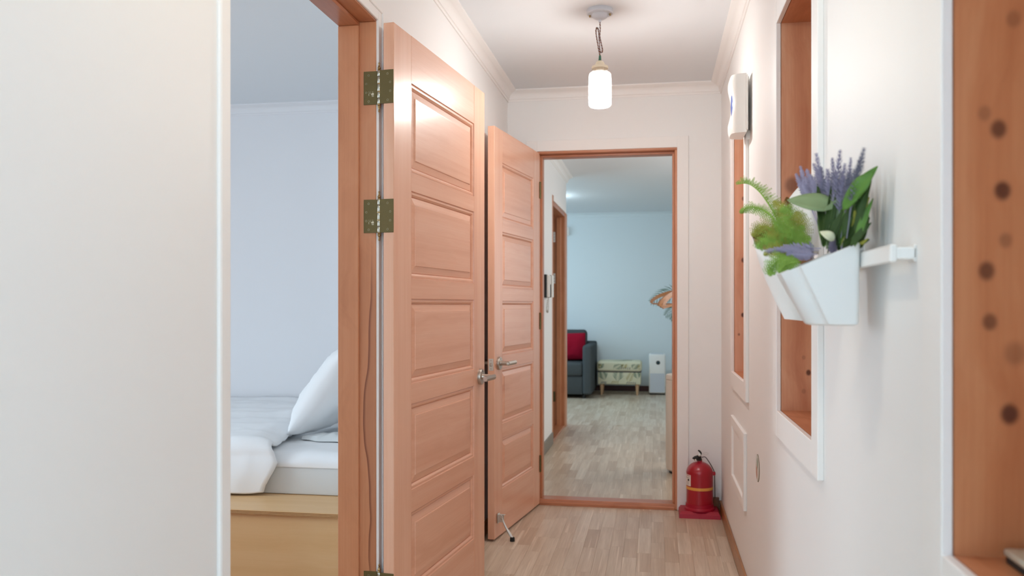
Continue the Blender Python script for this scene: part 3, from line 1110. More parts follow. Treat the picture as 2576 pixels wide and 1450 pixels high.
# ------------------------------------------------------------------ jar pendant lamps
def jar_lamp(label, x, y, bulb='bulb'):
    t = thing('pendant_lamp', label, 'lamp', (x, y, ZC), group='jar pendant lamps in the hall')
    c = (x, y, 0)
    z = ZC
    cp = part('ceiling_rose', lathe(bmesh.new(), [(0, z), (0.056, z), (0.0575, z - 0.004), (0.0575, z - 0.017), (0.054, z - 0.021), (0.036, z - 0.0225), (0.035, z - 0.026), (0.030, z - 0.036), (0.018, z - 0.043), (0.006, z - 0.046), (0.006, z - 0.054), (0.004, z - 0.056), (0, z - 0.056)], c, 'Z', 40), M['canopy'], t, smooth=35)
    for sx in (-0.044, 0.044):
        part('screw', lathe(bmesh.new(), [(0.0045, z - 0.02), (0.0045, z - 0.025), (0.003, z - 0.030), (0, z - 0.031)], (x + sx, y + (0.004 if sx < 0 else -0.004), 0), 'Z', 10), M['brass'], cp, smooth=40)
    zt = z - 0.056
    pts = [(0, 0), (0.001, -0.03), (-0.001, -0.06), (0.004, -0.085), (0.010, -0.115), (0.010, -0.128), (0.004, -0.132), (-0.001, -0.118), (-0.003, -0.08), (-0.006, -0.04), (-0.011, -0.022), (-0.016, -0.026), (-0.017, -0.045), (-0.011, -0.085), (-0.005, -0.12), (-0.001, -0.138), (0, -0.152)]
    path = spline([(x + a, y + (0.003 * math.sin(k * 0.8)), zt + h) for k, (a, h) in enumerate(pts)], 7)
    fr = frames(path)
    for ph, mm in ((0, 'cordbrown'), (math.pi, 'cordgrey')):
        L = 0
        pp = []
        for k, (p_, d, s, u) in enumerate(fr):
            if k:
                L += (p_ - fr[k - 1][0]).length
            a = L / 0.013 * 2 * math.pi + ph
            pp.append(p_ + (s * math.cos(a) + u * math.sin(a)) * 0.0018)
        part('cord', tube(bmesh.new(), pp, 0.0019, 6), M[mm], t, smooth=60)
    zb = zt - 0.150
    part('strain_relief', lathe(bmesh.new(), [(0, zb + 0.006), (0.0045, zb + 0.006), (0.0062, zb - 0.014), (0.0062, zb - 0.017), (0, zb - 0.017)], c, 'Z', 16), M['green'], t, smooth=40)
    zc = zb - 0.017
    part('socket_cap', lathe(bmesh.new(), [(0, zc), (0.008, zc), (0.016, zc - 0.005), (0.0195, zc - 0.012), (0.0195, zc - 0.022), (0, zc - 0.022)], c, 'Z', 28), M['cream'], t, smooth=40)
    zl = zc - 0.022
    lid = part('lid', lathe(bmesh.new(), [(0, zl), (0.030, zl), (0.0355, zl - 0.003), (0.036, zl - 0.012), (0.0355, zl - 0.013), (0.0340, zl - 0.011), (0, zl - 0.005)], c, 'Z', 36), M['cream'], t, smooth=35)
    zj = zl - 0.011
    prof = [(0.0335, zj), (0.0335, zj - 0.010), (0.0345, zj - 0.011), (0.0345, zj - 0.013), (0.0335, zj - 0.015)]
    for k in range(7):
        a = k / 6 * math.pi / 2
        prof.append((0.0335 + 0.0155 * math.sin(a), zj - 0.016 - 0.016 * (1 - math.cos(a))))
    zbtm = zj - 0.168
    prof.append((0.0495, zbtm + 0.040))
    for k in range(7):
        a = k / 6 * math.pi / 2
        prof.append((0.034 + 0.0155 * math.cos(a), zbtm + 0.016 * (1 - math.sin(a))))
    prof.append((0, zbtm + 0.002))
    part('glass_jar', lathe(bmesh.new(), prof, c, 'Z', 44), M['jar'], t, smooth=40)
    s = part('bulb_socket', lathe(bmesh.new(), [(0, zl - 0.006), (0.0165, zl - 0.006), (0.0165, zl - 0.030), (0.014, zl - 0.036), (0, zl - 0.036)], c, 'Z', 20), M['cream'], t, smooth=40)
    zu = zl - 0.0365
    part('bulb_housing', lathe(bmesh.new(), [(0.013, zu), (0.017, zu - 0.004), (0.031, zu - 0.030), (0.033, zu - 0.040), (0, zu - 0.040)], c, 'Z', 28), M['cream'], t, smooth=40)
    dome = [(0.0325, zu - 0.0402)] + [(0.0325 * math.cos(R(k * 10)), zu - 0.052 - 0.030 * math.sin(R(k * 10))) for k in range(9)] + [(0, zu - 0.082)]
    part('bulb', lathe(bmesh.new(), dome, c, 'Z', 28), M[bulb], t, smooth=70)


jar_lamp('glowing jar pendant lamp on a knotted cord in front of the far doorway', -0.238, 3.65)
jar_lamp('second jar pendant lamp above the hanging planters, out of the picture', -0.238, 1.40, 'bulb2')

# ------------------------------------------------------------------ white wall unit with blue lens
t = thing('air_freshener', 'white wall unit with a blue oval lens above the farthest niche', 'wall unit', (XR, 3.50, 1.88))
y0, y1, z0, z1 = 3.415, 3.575, 1.880, 2.113
part('back_plate', box(XR - 0.024, XR - 0.0145, y0 - 0.002, y1 + 0.002, z0 + 0.008, z1 - 0.004, bev=0.003), M['boxwhite'], t)
b = bmesh.new()
NU, NV = 24, 26
grid = []
for j in range(NV + 1):
    row = []
    fz = j / NV
    z = z0 + (z1 - z0) * fz
    for i in range(NU + 1):
        fy = i / NU
        # outline in plan: near side straight, then rounded into the front
        s = fy * 2 - 1
        xx = 0.064 * (1 - abs(s) ** 4.5) ** 0.5
        yy = (y0 + y1) / 2 + s * (y1 - y0) / 2
        ez = abs(fz * 2 - 1)
        xx *= 1 - 0.10 * max(0, (ez - 0.75) / 0.25) ** 2
        q_ = ((yy - (y0 + y1) / 2) / 0.070) ** 2 + ((z - (z0 + z1) / 2 - 0.004) / 0.085) ** 2
        xx -= 0.017 * max(0, 1 - q_) ** 0.8
        row.append(b.verts.new((XR - 0.020 - xx, yy, z)))
    grid.append(row)
for j in range(NV):
    for i in range(NU):
        b.faces.new((grid[j][i], grid[j + 1][i], grid[j + 1][i + 1], grid[j][i + 1]))
b.faces.new(grid[0])
b.faces.new(list(reversed(grid[-1])))
bmesh.ops.recalc_face_normals(b, faces=list(b.faces))
part('cover', b, M['boxwhite'], t, smooth=45)
b = lathe(bmesh.new(), [(0, 0.0), (0.030, 0.0), (0.034, -0.003), (0.030, -0.006), (0, -0.009)], (0, 0, 0), 'X', 32)
b.transform(Matrix.Translation((XR - 0.066, (y0 + y1) / 2 + 0.002, (z0 + z1) / 2 + 0.004)) @ Matrix.Diagonal((1, 1.05, 1.45, 1)))
part('lens', b, M['blue'], t, smooth=40)
part('cable_duct', box(XR - 0.0145 + 0.001, XR, 3.49, 3.50, 1.865, 1.90), M['boxwhite'], t)

# access panel
t = thing('access_panel', 'white framed access panel low on the right wall', 'panel', (XR, 3.9, 0.33))
ya, yb, za, zb = 3.60, 4.205, 0.335, 0.66
for a in ((ya, ya + 0.045, za, zb), (yb - 0.045, yb, za, zb), (ya + 0.045, yb - 0.045, za, za + 0.045), (ya + 0.045, yb - 0.045, zb - 0.045, zb)):
    part('frame_board', box(XR - 0.014, XR, *a, bev=0.002), M['trimwhite'], t)
part('panel', box(XR - 0.004, XR - 0.0002, ya + 0.045, yb - 0.045, za + 0.045, zb - 0.045), M['trimwhite'], t)

# round picture
o = part('round_plaque', lathe(bmesh.new(), [(0, -0.003), (0.047, -0.003), (0.0505, -0.002), (0.0515, 0.0)], (XR, 3.216, 0.590), 'X', 40), M['sticker'], None, loc=(XR, 3.216, 0.590), smooth=30)
props(o, 'small round picture plaque low on the wall beside the access panel', 'plaque')

# ------------------------------------------------------------------ fire extinguisher on its stand
EX, EY = 0.247, 4.868
t = thing('extinguisher_stand', 'red square plastic stand under the fire extinguisher', 'stand', (EX, EY, 0))
b = bmesh.new()
A = [b.verts.new(p) for p in ((0.131, 4.782, 0), (0.358, 4.782, 0), (0.358, 4.955, 0), (0.131, 4.955, 0))]
B = [b.verts.new(p) for p in ((0.133, 4.786, 0.022), (0.356, 4.786, 0.022), (0.356, 4.953, 0.022), (0.133, 4.953, 0.022))]
D = [b.verts.new(p) for p in ((0.143, 4.800, 0.037), (0.346, 4.800, 0.037), (0.346, 4.943, 0.037), (0.143, 4.943, 0.037))]
for U, V in ((A, B), (B, D)):
    for k in range(4):
        b.faces.new((U[k], U[(k + 1) % 4], V[(k + 1) % 4], V[k]))
b.faces.new(D)
b.faces.new(list(reversed(A)))
part('base_plate', b, M['redstand'], t)
part('collar', lathe(bmesh.new(), [(0.0845, 0.037), (0.0850, 0.043), (0.082, 0.049), (0.0785, 0.052), (0.0775, 0.070), (0.0750, 0.071), (0.0750, 0.037)], (EX, EY, 0), 'Z', 40), M['redstand'], t, smooth=40)

t = thing('fire_extinguisher', 'red fire extinguisher with a gold band in the corner', 'fire extinguisher', (EX, EY, 0.037))
prof = [(0, 0.0375), (0.070, 0.0375), (0.0738, 0.041), (0.0738, 0.238)]
for k in range(1, 10):
    a = k / 9 * R(82)
    prof.append((0.0738 * math.cos(a) + 0.002, 0.238 + 0.068 * math.sin(a)))
prof += [(0.0145, 0.3065), (0.0140, 0.314), (0, 0.314)]
part('cylinder', lathe(bmesh.new(), prof, (EX, EY, 0), 'Z', 44), M['red'], t, smooth=35)
part('band', lathe(bmesh.new(), [(0.0738, 0.152), (0.0746, 0.1525), (0.0746, 0.1675), (0.0738, 0.168)], (EX, EY, 0), 'Z', 44), M['gold'], t, smooth=40)


def wrap(a0, a1, z0, z1, rr, n=8):
    b = bmesh.new()
    lo, hi = [], []
    for k in range(n + 1):
        a = R(a0 + (a1 - a0) * k / n)
        x, y = EX + rr * math.cos(a), EY + rr * math.sin(a)
        lo.append(b.verts.new((x, y, z0)))
        hi.append(b.verts.new((x, y, z1)))
    for k in range(n):
        b.faces.new((lo[k], lo[k + 1], hi[k + 1], hi[k]))
    return b


lb = part('label', wrap(172, 226, 0.174, 0.236, 0.0744), M['paperw'], t)
part('label_heading', wrap(186, 222, 0.229, 0.232, 0.0747), M['red'], lb)
part('label_line', wrap(186, 220, 0.2185, 0.2205, 0.0747), M['darkhole'], lb)
part('label_picture', wrap(206, 217, 0.201, 0.213, 0.0747), M['darkhole'], lb)
for k in range(4):
    part('label_text', wrap(192, 214 + 2 * (k % 2), 0.182 + 0.0045 * k, 0.183 + 0.0045 * k, 0.0747), M['taupe'], lb)
b = lathe(bmesh.new(), [(0.016, 0.312), (0.016, 0.320), (0.013, 0.324), (0.013, 0.336), (0, 0.338)], (EX - 0.003, EY, 0), 'Z', 20)
v_ = part('valve', b, M['black'], t, smooth=40)
b = bmesh.new()
tube(b, spline([(EX - 0.030, EY - 0.012, 0.330), (EX - 0.010, EY - 0.010, 0.338), (EX + 0.006, EY - 0.004, 0.348), (EX + 0.004, EY - 0.002, 0.360), (EX - 0.008, EY - 0.002, 0.370)], 5), lambda s: 0.0065 - 0.002 * s, 8)
part('lever', b, M['black'], v_, smooth=60)
b = bmesh.new()
tube(b, spline([(EX - 0.002, EY - 0.016, 0.326), (EX - 0.016, EY - 0.018, 0.330), (EX - 0.032, EY - 0.018, 0.328), (EX - 0.036, EY - 0.018, 0.322)], 4), 0.007, 8)
part('handle', b, M['black'], v_, smooth=60)
part('gauge', lathe(bmesh.new(), [(0, 0), (0.009, 0), (0.009, -0.006), (0.006, -0.008), (0, -0.008)], (EX - 0.002, EY - 0.016, 0.347), 'Y', 16), M['chrome'], v_, smooth=40)
part('safety_tag', box(EX - 0.030, EX - 0.026, EY - 0.019, EY - 0.017, 0.311, 0.323), M['brass'], v_)
b = bmesh.new()
tube(b, [Vector((EX + 0.034 + 0.014 * math.cos(a), EY - 0.004, 0.352 + 0.006 * math.sin(a))) for a in [2 * math.pi * k / 20 for k in range(21)]], 0.0011, 6)
tube(b, [Vector((EX + 0.004, EY - 0.004, 0.349)), Vector((EX + 0.021, EY - 0.004, 0.350))], 0.0011, 6)
part('safety_pin', b, M['chrome'], t, smooth=60)
b = bmesh.new()
tube(b, spline([(EX + 0.012, EY, 0.330), (EX + 0.030, EY - 0.006, 0.333), (EX + 0.048, EY - 0.010, 0.312), (EX + 0.070, EY - 0.012, 0.275), (EX + 0.081, EY - 0.010, 0.245), (EX + 0.083, EY - 0.010, 0.18), (EX + 0.085, EY - 0.008, 0.10)], 6), 0.0022, 8)
part('hose', b, M['black'], t, smooth=60)
part('hose_clip', box(EX + 0.068, EX + 0.087, EY - 0.018, EY - 0.002, 0.232, 0.252, bev=0.003), M['red'], t)


# ------------------------------------------------------------------ bed
PZ, MZ = 0.35, 0.533
t = thing('bed_platform', 'plywood bed platform with a layered edge in the bedroom', 'bed', (-2.4, 4.1, 0))
part('front_panel', box(-4.0, LW - 0.012, 3.235, 3.253, 0, PZ - 0.018, bev=0.001), M['ply'], t)
part('top_board', box(-4.0, LW - 0.012, 3.215, 5.035, PZ - 0.0178, PZ, bev=0.001), M['ply'], t)
b = bmesh.new()
for k in range(3):
    bx(b, -4.0, LW - 0.012, 3.2142, 3.2152, PZ - 0.0155 + k * 0.0052, PZ - 0.0130 + k * 0.0052)
part('edge_layers', b, M['plyedge'], t)
part('end_panel', box(-4.0, -3.982, 3.253, 5.035, 0, PZ - 0.018), M['ply'], t)

t = thing('mattress', 'white mattress with a grey side on the plywood platform', 'mattress', (-2.4, 4.25, PZ))
part('mattress_body', box(-3.9, LW - 0.015, 3.51, 5.03, PZ, MZ - 0.03, bev=0.012, seg=2), M['mattress'], t, smooth=40)
b = bmesh.new()
NX, NY = 70, 40
rows = []
for j in range(NY + 1):
    r_ = []
    yy = 3.502 + (5.03 - 3.502) * j / NY
    for i in range(NX + 1):
        xx = -3.9 + (LW - 0.012 + 3.9) * i / NX
        edge = max(0, 1 - (yy - 3.502) / 0.06)
        z = MZ - 0.035 * edge ** 2.2
        z += 0.010 * (noise.noise(Vector((xx * 5, yy * 9, 1.3)))) + 0.004 * noise.noise(Vector((xx * 19, yy * 15, 4)))
        r_.append(b.verts.new((xx, yy, z)))
    rows.append(r_)
for j in range(NY):
    for i in range(NX):
        b.faces.new((rows[j][i], rows[j][i + 1], rows[j + 1][i + 1], rows[j + 1][i]))
front = [b.verts.new((v.co.x, 3.506, MZ - 0.060)) for v in rows[0]]
for i in range(NX):
    b.faces.new((front[i], front[i + 1], rows[0][i + 1], rows[0][i]))
part('fitted_sheet', b, M['fabricwhite'], t, smooth=180)


def cloth_noise(x, y, s):
    return noise.noise(Vector((x, y, s)))


# duvet: a sheet following the mattress top and falling over its front
b = bmesh.new()
prof = []
n1_, n2_, n3_ = 46, 12, 22
for k in range(n1_):
    f_ = k / n1_
    prof.append((5.02 - f_ * (5.02 - 3.56), 0.603, f_))
for k in range(n2_):
    a = k / n2_ * math.pi / 2
    prof.append((3.56 - 0.095 * math.sin(a), 0.603 - 0.075 * (1 - math.cos(a)), 1))
for k in range(n3_ + 1):
    f_ = k / n3_
    prof.append((3.465 - 0.03 * f_ - 0.012 * math.sin(f_ * math.pi), 0.528 - f_ * (0.528 - PZ - 0.012), 1))
NX = 90
rows = []
for j, (yy, zz, f_) in enumerate(prof):
    row = []
    tj = j / (len(prof) - 1)
    xe = -1.92 + 0.22 * min(1, max(0, (5.02 - yy) / 1.4)) ** 1.5
    if yy < 3.56:
        xe += 0.05 * min(1, (0.60 - zz) / 0.1) - 0.06 * max(0, (0.50 - zz) / 0.14)
    xe += 0.006 * cloth_noise(tj * 9, 3, 2)
    for i in range(NX + 1):
        s = i / NX
        xx = -3.7 + (xe + 3.7) * s
        y2, z2 = yy, zz
        fold = 0.019 * cloth_noise(xx * 2.2 + yy * 1.5, yy * 7 - xx * 2.2, 5) + 0.018 * abs(cloth_noise(xx * 4.2 + yy * 2, yy * 12 - xx * 3, 9)) + 0.004 * cloth_noise(xx * 16, yy * 16, 3)
        if j < n1_:
            z2 += fold
            z2 -= 0.040 * (max(0, s - 0.93) / 0.07) ** 2
        else:
            hang = min(1, (j - n1_) / 10)
            z2 += fold * (1 - hang) - 0.040 * (max(0, s - 0.93) / 0.07) ** 2 * (1 - hang)
            y2 -= hang * (0.5 * (0.018 * cloth_noise(xx * 6, zz * 3, 8) + 0.010 * cloth_noise(xx * 15, zz * 6, 2)) - 0.0) + 0.0
            y2 += 0.022 * max(0, s - 0.93) / 0.07 * hang
            if j > len(prof) - 6:
                z2 += 0.006 * cloth_noise(xx * 12, 2, 2)
        row.append(b.verts.new((xx, min(y2, 5.03), max(z2, PZ + 0.004))))
    rows.append(row)
for j in range(len(prof) - 1):
    for i in range(NX):
        b.faces.new((rows[j][i], rows[j][i + 1], rows[j + 1][i + 1], rows[j + 1][i]))
bmesh.ops.recalc_face_normals(b, faces=list(b.faces))
o = part('duvet', b, M['fabricwhite'], None, loc=(-2.6, 4.2, 0.56), smooth=180)
props(o, 'rumpled white duvet falling over the front of the mattress', 'duvet')
sd = o.modifiers.new('thick', 'SOLIDIFY')
sd.thickness = 0.016
sd.offset = -1


def pillow_bm(w_, h_, th, seed, n=34, crease=1.0):
    b = bmesh.new()
    sides = []
    for sg in (1, -1):
        rows = []
        for j in range(n + 1):
            r_ = []
            for i in range(n + 1):
                u, v = i / n * 2 - 1, j / n * 2 - 1
                prof = (max(0, 1 - abs(u) ** 2.6) ** 0.55) * (max(0, 1 - abs(v) ** 2.6) ** 0.55)
                pinch = 1 - 0.05 * (abs(u) ** 2) * (1 - abs(v) ** 2) - 0.0
                pinch2 = 1 - 0.05 * (abs(v) ** 2) * (1 - abs(u) ** 2)
                x = u * w_ / 2 * pinch2
                y = v * h_ / 2 * pinch
                z = sg * th / 2 * prof
                wr = crease * (0.010 * noise.noise(Vector((u * 2.4, v * 2.4, seed))) + 0.007 * abs(noise.noise(Vector((u * 5 + v * 2, v * 4, seed + 4)))) + 0.0025 * noise.noise(Vector((u * 14, v * 14, seed))))
                z += wr * (0.25 + 0.75 * prof) * (1 if 0 < i < n and 0 < j < n else 0)
                r_.append(b.verts.new((x, y, z)))
            rows.append(r_)
        sides.append(rows)
    for k, rows in enumerate(sides):
        for j in range(n):
            for i in range(n):
                q_ = (rows[j][i], rows[j][i + 1], rows[j + 1][i + 1], rows[j + 1][i])
                b.faces.new(q_ if k == 0 else tuple(reversed(q_)))
    bmesh.ops.remove_doubles(b, verts=list(b.verts), dist=0.0004)
    return b


def placed_pillow(name, label, cat, m, w_, h_, th, seed, mat, group=None, crease=1.0):
    b = pillow_bm(w_, h_, th, seed, crease=crease)
    b.transform(mat)
    o = part(name, b, m, None, loc=mat.translation, smooth=180)
    return props(o, label, cat, group)


mm = Matrix.Translation((-1.60, 4.12, 0.775)) @ Matrix.Rotation(R(-54), 4, 'Y') @ Matrix.Rotation(R(90), 4, 'Z')
placed_pillow('pillow', 'plump white pillow propped up at the head of the bed', 'pillow', M['fabricwhite'], 0.66, 0.52, 0.23, 3.0, mm, crease=1.7)
mm = Matrix.Translation((-1.30, 4.15, 0.775)) @ Matrix.Rotation(R(-66), 4, 'Y') @ Matrix.Rotation(R(90), 4, 'Z')
placed_pillow('pillow', 'white pillow behind the propped pillow, against the bedroom wall', 'pillow', M['fabricwhite'], 0.64, 0.46, 0.15, 8.0, mm)
# crumpled throw under the pillow
b = bmesh.new()
n_ = 40
rows = []
for j in range(n_ // 2 + 1):
    r_ = []
    for i in range(n_ + 1):
        u, v = i / n_, j / (n_ / 2)
        x = -1.70 + 0.44 * u
        y = 3.87 + 0.15 * (v - 0.5) * math.sin(math.pi * min(0.97, u + 0.03)) ** 0.5 + 0.02 * noise.noise(Vector((u * 6, 1, v)))
        z = MZ + 0.008 + 0.026 * (max(0, math.sin(math.pi * v)) ** 0.7) * math.sin(math.pi * min(0.97, u + 0.03)) ** 0.5 + 0.024 * abs(noise.noise(Vector((u * 7, v * 3, 6)))) * math.sin(math.pi * v)
        r_.append(b.verts.new((x, y, z)))
    rows.append(r_)
for j in range(n_ // 2):
    for i in range(n_):
        b.faces.new((rows[j][i], rows[j][i + 1], rows[j + 1][i + 1], rows[j + 1][i]))
o = part('throw', b, M['mattress'], None, loc=(-1.48, 3.87, MZ), smooth=180)
props(o, 'crumpled grey white cloth tucked under the propped pillow', 'throw')


# ------------------------------------------------------------------ things beyond the far doorway
# intercom on the left wall
t = thing('intercom', 'black and white handset intercom on the wall beside the side doorway', 'intercom', (XL, 6.7, 1.25))
part('wall_plate', box(XL, XL + 0.022, 6.62, 6.80, 1.255, 1.440, bev=0.003), M['black'], t)
part('housing', box(XL + 0.022, XL + 0.060, 6.70, 6.80, 1.257, 1.438, bev=0.006, seg=2), M['boxwhite'], t, smooth=40)
b = bmesh.new()
bx(b, XL + 0.022, XL + 0.046, 6.63, 6.675, 1.258, 1.436, bev=0.006, seg=2)
bx(b, XL + 0.040, XL + 0.052, 6.63, 6.675, 1.36, 1.432, bev=0.005, seg=2)
part('handset', b, M['boxwhite'], t, smooth=40)
part('cradle', box(XL + 0.022, XL + 0.050, 6.676, 6.699, 1.257, 1.436, bev=0.002), M['black'], t)
b = bmesh.new()
pp = []
base = spline([(XL + 0.03, 6.655, 1.257), (XL + 0.025, 6.63, 1.20), (XL + 0.024, 6.64, 1.150), (XL + 0.024, 6.69, 1.142), (XL + 0.024, 6.72, 1.19), (XL + 0.028, 6.71, 1.257)], 26)
for k, (p_, d, s, u) in enumerate(frames(base)):
    a = k * 1.05
    pp.append(p_ + (s * math.cos(a) + u * math.sin(a)) * 0.006)
part('handset_cord', tube(b, pp, 0.0016, 5), M['wire'], t, smooth=60)

# small box on the far wall
t = thing('wall_box', 'small white box high on the far wall at the corner', 'wall box', (-1.25, YF, 2.17))
part('cover', box(-1.32, -1.197, YF - 0.035, YF - 0.006, 2.17, 2.29, bev=0.006, seg=2), M['boxwhite'], t, smooth=40)
part('back_plate', box(-1.315, -1.202, YF - 0.006, YF, 2.175, 2.285), M['canopy'], t)

# ceiling lamp of the living room
t = thing('ceiling_lamp', 'round ceiling lamp of the living room, hidden past the corner', 'lamp', (-1.31, 9.75, ZC))
part('base_ring', lathe(bmesh.new(), [(0, ZC), (0.21, ZC), (0.21, ZC - 0.03), (0, ZC - 0.03)], (-1.31, 9.75, 0), 'Z', 40), M['boxwhite'], t, smooth=35)
part('shade', lathe(bmesh.new(), [(0.20, ZC - 0.03), (0.20, ZC - 0.06), (0.17, ZC - 0.09), (0.10, ZC - 0.11), (0, ZC - 0.115)], (-1.31, 9.75, 0), 'Z', 40), M['roomlamp'], t, smooth=60)

# sofa
t = thing('sofa', 'slate grey fabric sofa in the living room', 'sofa', (-1.7, 11.1, 0))
rb = lambda *a, **k: box(*a, **k)
part('arm', rb(-0.918, -0.795, 10.66, 11.55, 0.05, 0.682, bev=0.035, seg=4), M['sofa'], t, smooth=60)
part('arm', rb(-2.90, -2.777, 10.66, 11.55, 0.05, 0.682, bev=0.035, seg=4), M['sofa'], t, smooth=60)
part('base', rb(-2.775, -0.92, 10.69, 11.55, 0.05, 0.285, bev=0.012, seg=2), M['sofa'], t, smooth=60)
part('seat_cushion', rb(-1.845, -0.921, 10.67, 11.22, 0.287, 0.452, bev=0.03, seg=3), M['sofa'], t, smooth=60)
part('seat_cushion', rb(-2.774, -1.849, 10.67, 11.22, 0.287, 0.452, bev=0.03, seg=3), M['sofa'], t, smooth=60)
part('backrest', rb(-2.90, -0.80, 11.551, 11.70, 0.05, 0.70, bev=0.03, seg=3), M['sofa'], t, smooth=60)
b = bmesh.new()
bx(b, -0.94 - 0.86, -0.915, -0.085, 0.085, -0.20, 0.215, bev=0.045, seg=4)
b.transform(Matrix.Translation((0, 11.36, 0.645)) @ Matrix.Rotation(R(-10), 4, 'X'))
part('back_cushion', b, M['sofa'], t, smooth=60)
b = bmesh.new()
bx(b, -2.76, -1.82, -0.085, 0.085, -0.20, 0.205, bev=0.045, seg=4)
b.transform(Matrix.Translation((0, 11.36, 0.645)) @ Matrix.Rotation(R(-10), 4, 'X'))
part('back_cushion', b, M['sofa'], t, smooth=60)
for x in (-2.80, -0.90):
    for y in (10.73, 11.6):
        part('leg', lathe(bmesh.new(), [(0, 0), (0.018, 0), (0.022, 0.05), (0, 0.05)], (x, y, 0), 'Z', 12), M['black'], t)
mm = Matrix.Translation((-1.135, 11.12, 0.642)) @ Matrix.Rotation(R(78), 4, 'X') @ Matrix.Rotation(R(2), 4, 'Z')
placed_pillow('cushion', 'crimson square cushion on the grey sofa', 'cushion', M['cushion'], 0.44, 0.36, 0.13, 12.0, mm)

# ottoman with leaf print
t = thing('ottoman', 'ivory ottoman with a palm leaf print on birch legs', 'ottoman', (-0.475, 11.35, 0))
ox0, ox1, oy0, oy1 = -0.770, -0.180, 11.16, 11.56
body = part('body', box(ox0 + 0.012, ox1 - 0.012, oy0 + 0.012, oy1 - 0.012, 0.142, 0.310, bev=0.012, seg=2), M['ott'], t, smooth=50)
lid = part('lid_cushion', box(ox0, ox1, oy0, oy1, 0.312, 0.448, bev=0.034, seg=4), M['ott'], t, smooth=60)
part('seam', box(ox0 + 0.006, ox1 - 0.006, oy0 + 0.006, oy1 - 0.006, 0.307, 0.3125), M['leafp3'], t)
for x in (ox0 + 0.06, ox1 - 0.06):
    for y in (oy0 + 0.06, oy1 - 0.06):
        part('leg', lathe(bmesh.new(), [(0, 0), (0.013, 0), (0.026, 0.142), (0, 0.142)], (x, y, 0), 'Z', 14), M['birch'], t, smooth=40)


def print_leaf(b, x, z, ang, ln, wd, n, plane):
    """a flat palm frond print: strokes either side of a midrib; plane maps (a, b) to the cloth"""
    ca, sa = math.cos(ang), math.sin(ang)
    n = max(4, int(n * 0.65))
    for k in range(n):
        f_ = (k + 0.5) / n
        for sg in (-1, 1):
            l2 = wd * 1.35 * (1.0 - 0.45 * f_)
            a0, b0 = f_ * ln, 0
            a1, b1 = f_ * ln + l2 * 0.75, sg * l2 * 0.66
            am, bmid = (a0 + a1) / 2, (b0 + b1) / 2
            tw = 0.0052
            pts = [(a0, b0), (am - tw * sg * 0.8, bmid + tw * 0.6), (a1, b1), (am + tw * sg * 0.8, bmid - tw * 0.6)]
            vs = [b.verts.new(plane(x + p[0] * ca - p[1] * sa, z + p[0] * sa + p[1] * ca)) for p in pts]
            b.faces.new(vs)


fb = lambda a, c: (min(max(a, ox0 + 0.016), ox1 - 0.016), oy0 + 0.0112, min(max(c, 0.146), 0.304))
fl = lambda a, c: (min(max(a, ox0 + 0.020), ox1 - 0.020), oy0 - 0.0008, min(max(c, 0.345), 0.414))
ft = lambda a, c: (min(max(a, ox0 + 0.035), ox1 - 0.035), min(max(oy0 + 0.04 + c, oy0 + 0.04), oy1 - 0.04), 0.4487)
for nm, mt, leaves in (
    ('leaf_print', 'leafp1', [(-0.66, 0.19, 1.9, 0.11, 0.085, 8, fb), (-0.50, 0.17, 1.45, 0.14, 0.095, 9, fb), (-0.225, 0.21, 1.8, 0.09, 0.07, 7, fb), (-0.56, 0.335, 0.6, 0.13, 0.07, 8, fl), (-0.31, 0.34, 0.9, 0.10, 0.07, 7, fl), (-0.75, 0.345, 1.0, 0.08, 0.06, 6, fl), (-0.6, 0.06, 0.3, 0.18, 0.1, 9, ft), (-0.3, 0.14, 2.4, 0.16, 0.1, 9, ft)]),
    ('leaf_print', 'leafp2', [(-0.37, 0.17, 1.1, 0.13, 0.06, 9, fb), (-0.60, 0.15, 0.1, 0.11, 0.05, 7, fb), (-0.43, 0.345, 1.2, 0.08, 0.06, 7, fl), (-0.25, 0.35, 0.4, 0.08, 0.05, 6, fl), (-0.70, 0.36, 2.5, 0.06, 0.05, 6, fl), (-0.42, 0.1, 1.2, 0.2, 0.09, 9, ft)]),
    ('leaf_print', 'leafp3', [(-0.40, 0.150, 0.05, 0.14, 0.035, 9, fb), (-0.73, 0.150, 0.1, 0.08, 0.035, 6, fb), (-0.47, 0.348, 0.05, 0.14, 0.03, 8, fl)])):
    for parent, planes in ((body, (fb,)), (lid, (fl, ft))):
        b = bmesh.new()
        for lf in leaves:
            if lf[6] in planes:
                print_leaf(b, *lf)
        part(nm, b, M[mt], parent, kind='stuff')

# air purifier
t = thing('air_purifier', 'white tower air purifier with a round teal display beside the ottoman', 'air purifier', (0.02, 11.42, 0))
part('housing', box(-0.086, 0.132, 11.30, 11.53, 0.018, 0.541, bev=0.022, seg=3), M['boxwhite'], t, smooth=50)
part('foot', box(-0.078, 0.124, 11.31, 11.52, 0.0, 0.018), M['darkhole'], t)
part('grille', box(-0.072, 0.118, 11.2985, 11.303, 0.032, 0.285, bev=0.001), M['canopy'], t)
dsp = part('display', lathe(bmesh.new(), [(0, -0.003), (0.026, -0.003), (0.027, 0.001), (0, 0.001)], (0.034, 11.2995, 0.428), 'Y', 28), M['darkhole'], t, smooth=30)
part('display_centre', lathe(bmesh.new(), [(0, -0.0036), (0.017, -0.0036), (0.017, -0.003)], (0.036, 11.2995, 0.428), 'Y', 20), M['teal'], dsp)  # teal middle of the display, plain colour
part('outlet_grille', box(-0.06, 0.106, 11.33, 11.50, 0.5405, 0.5435), M['canopy'], t)

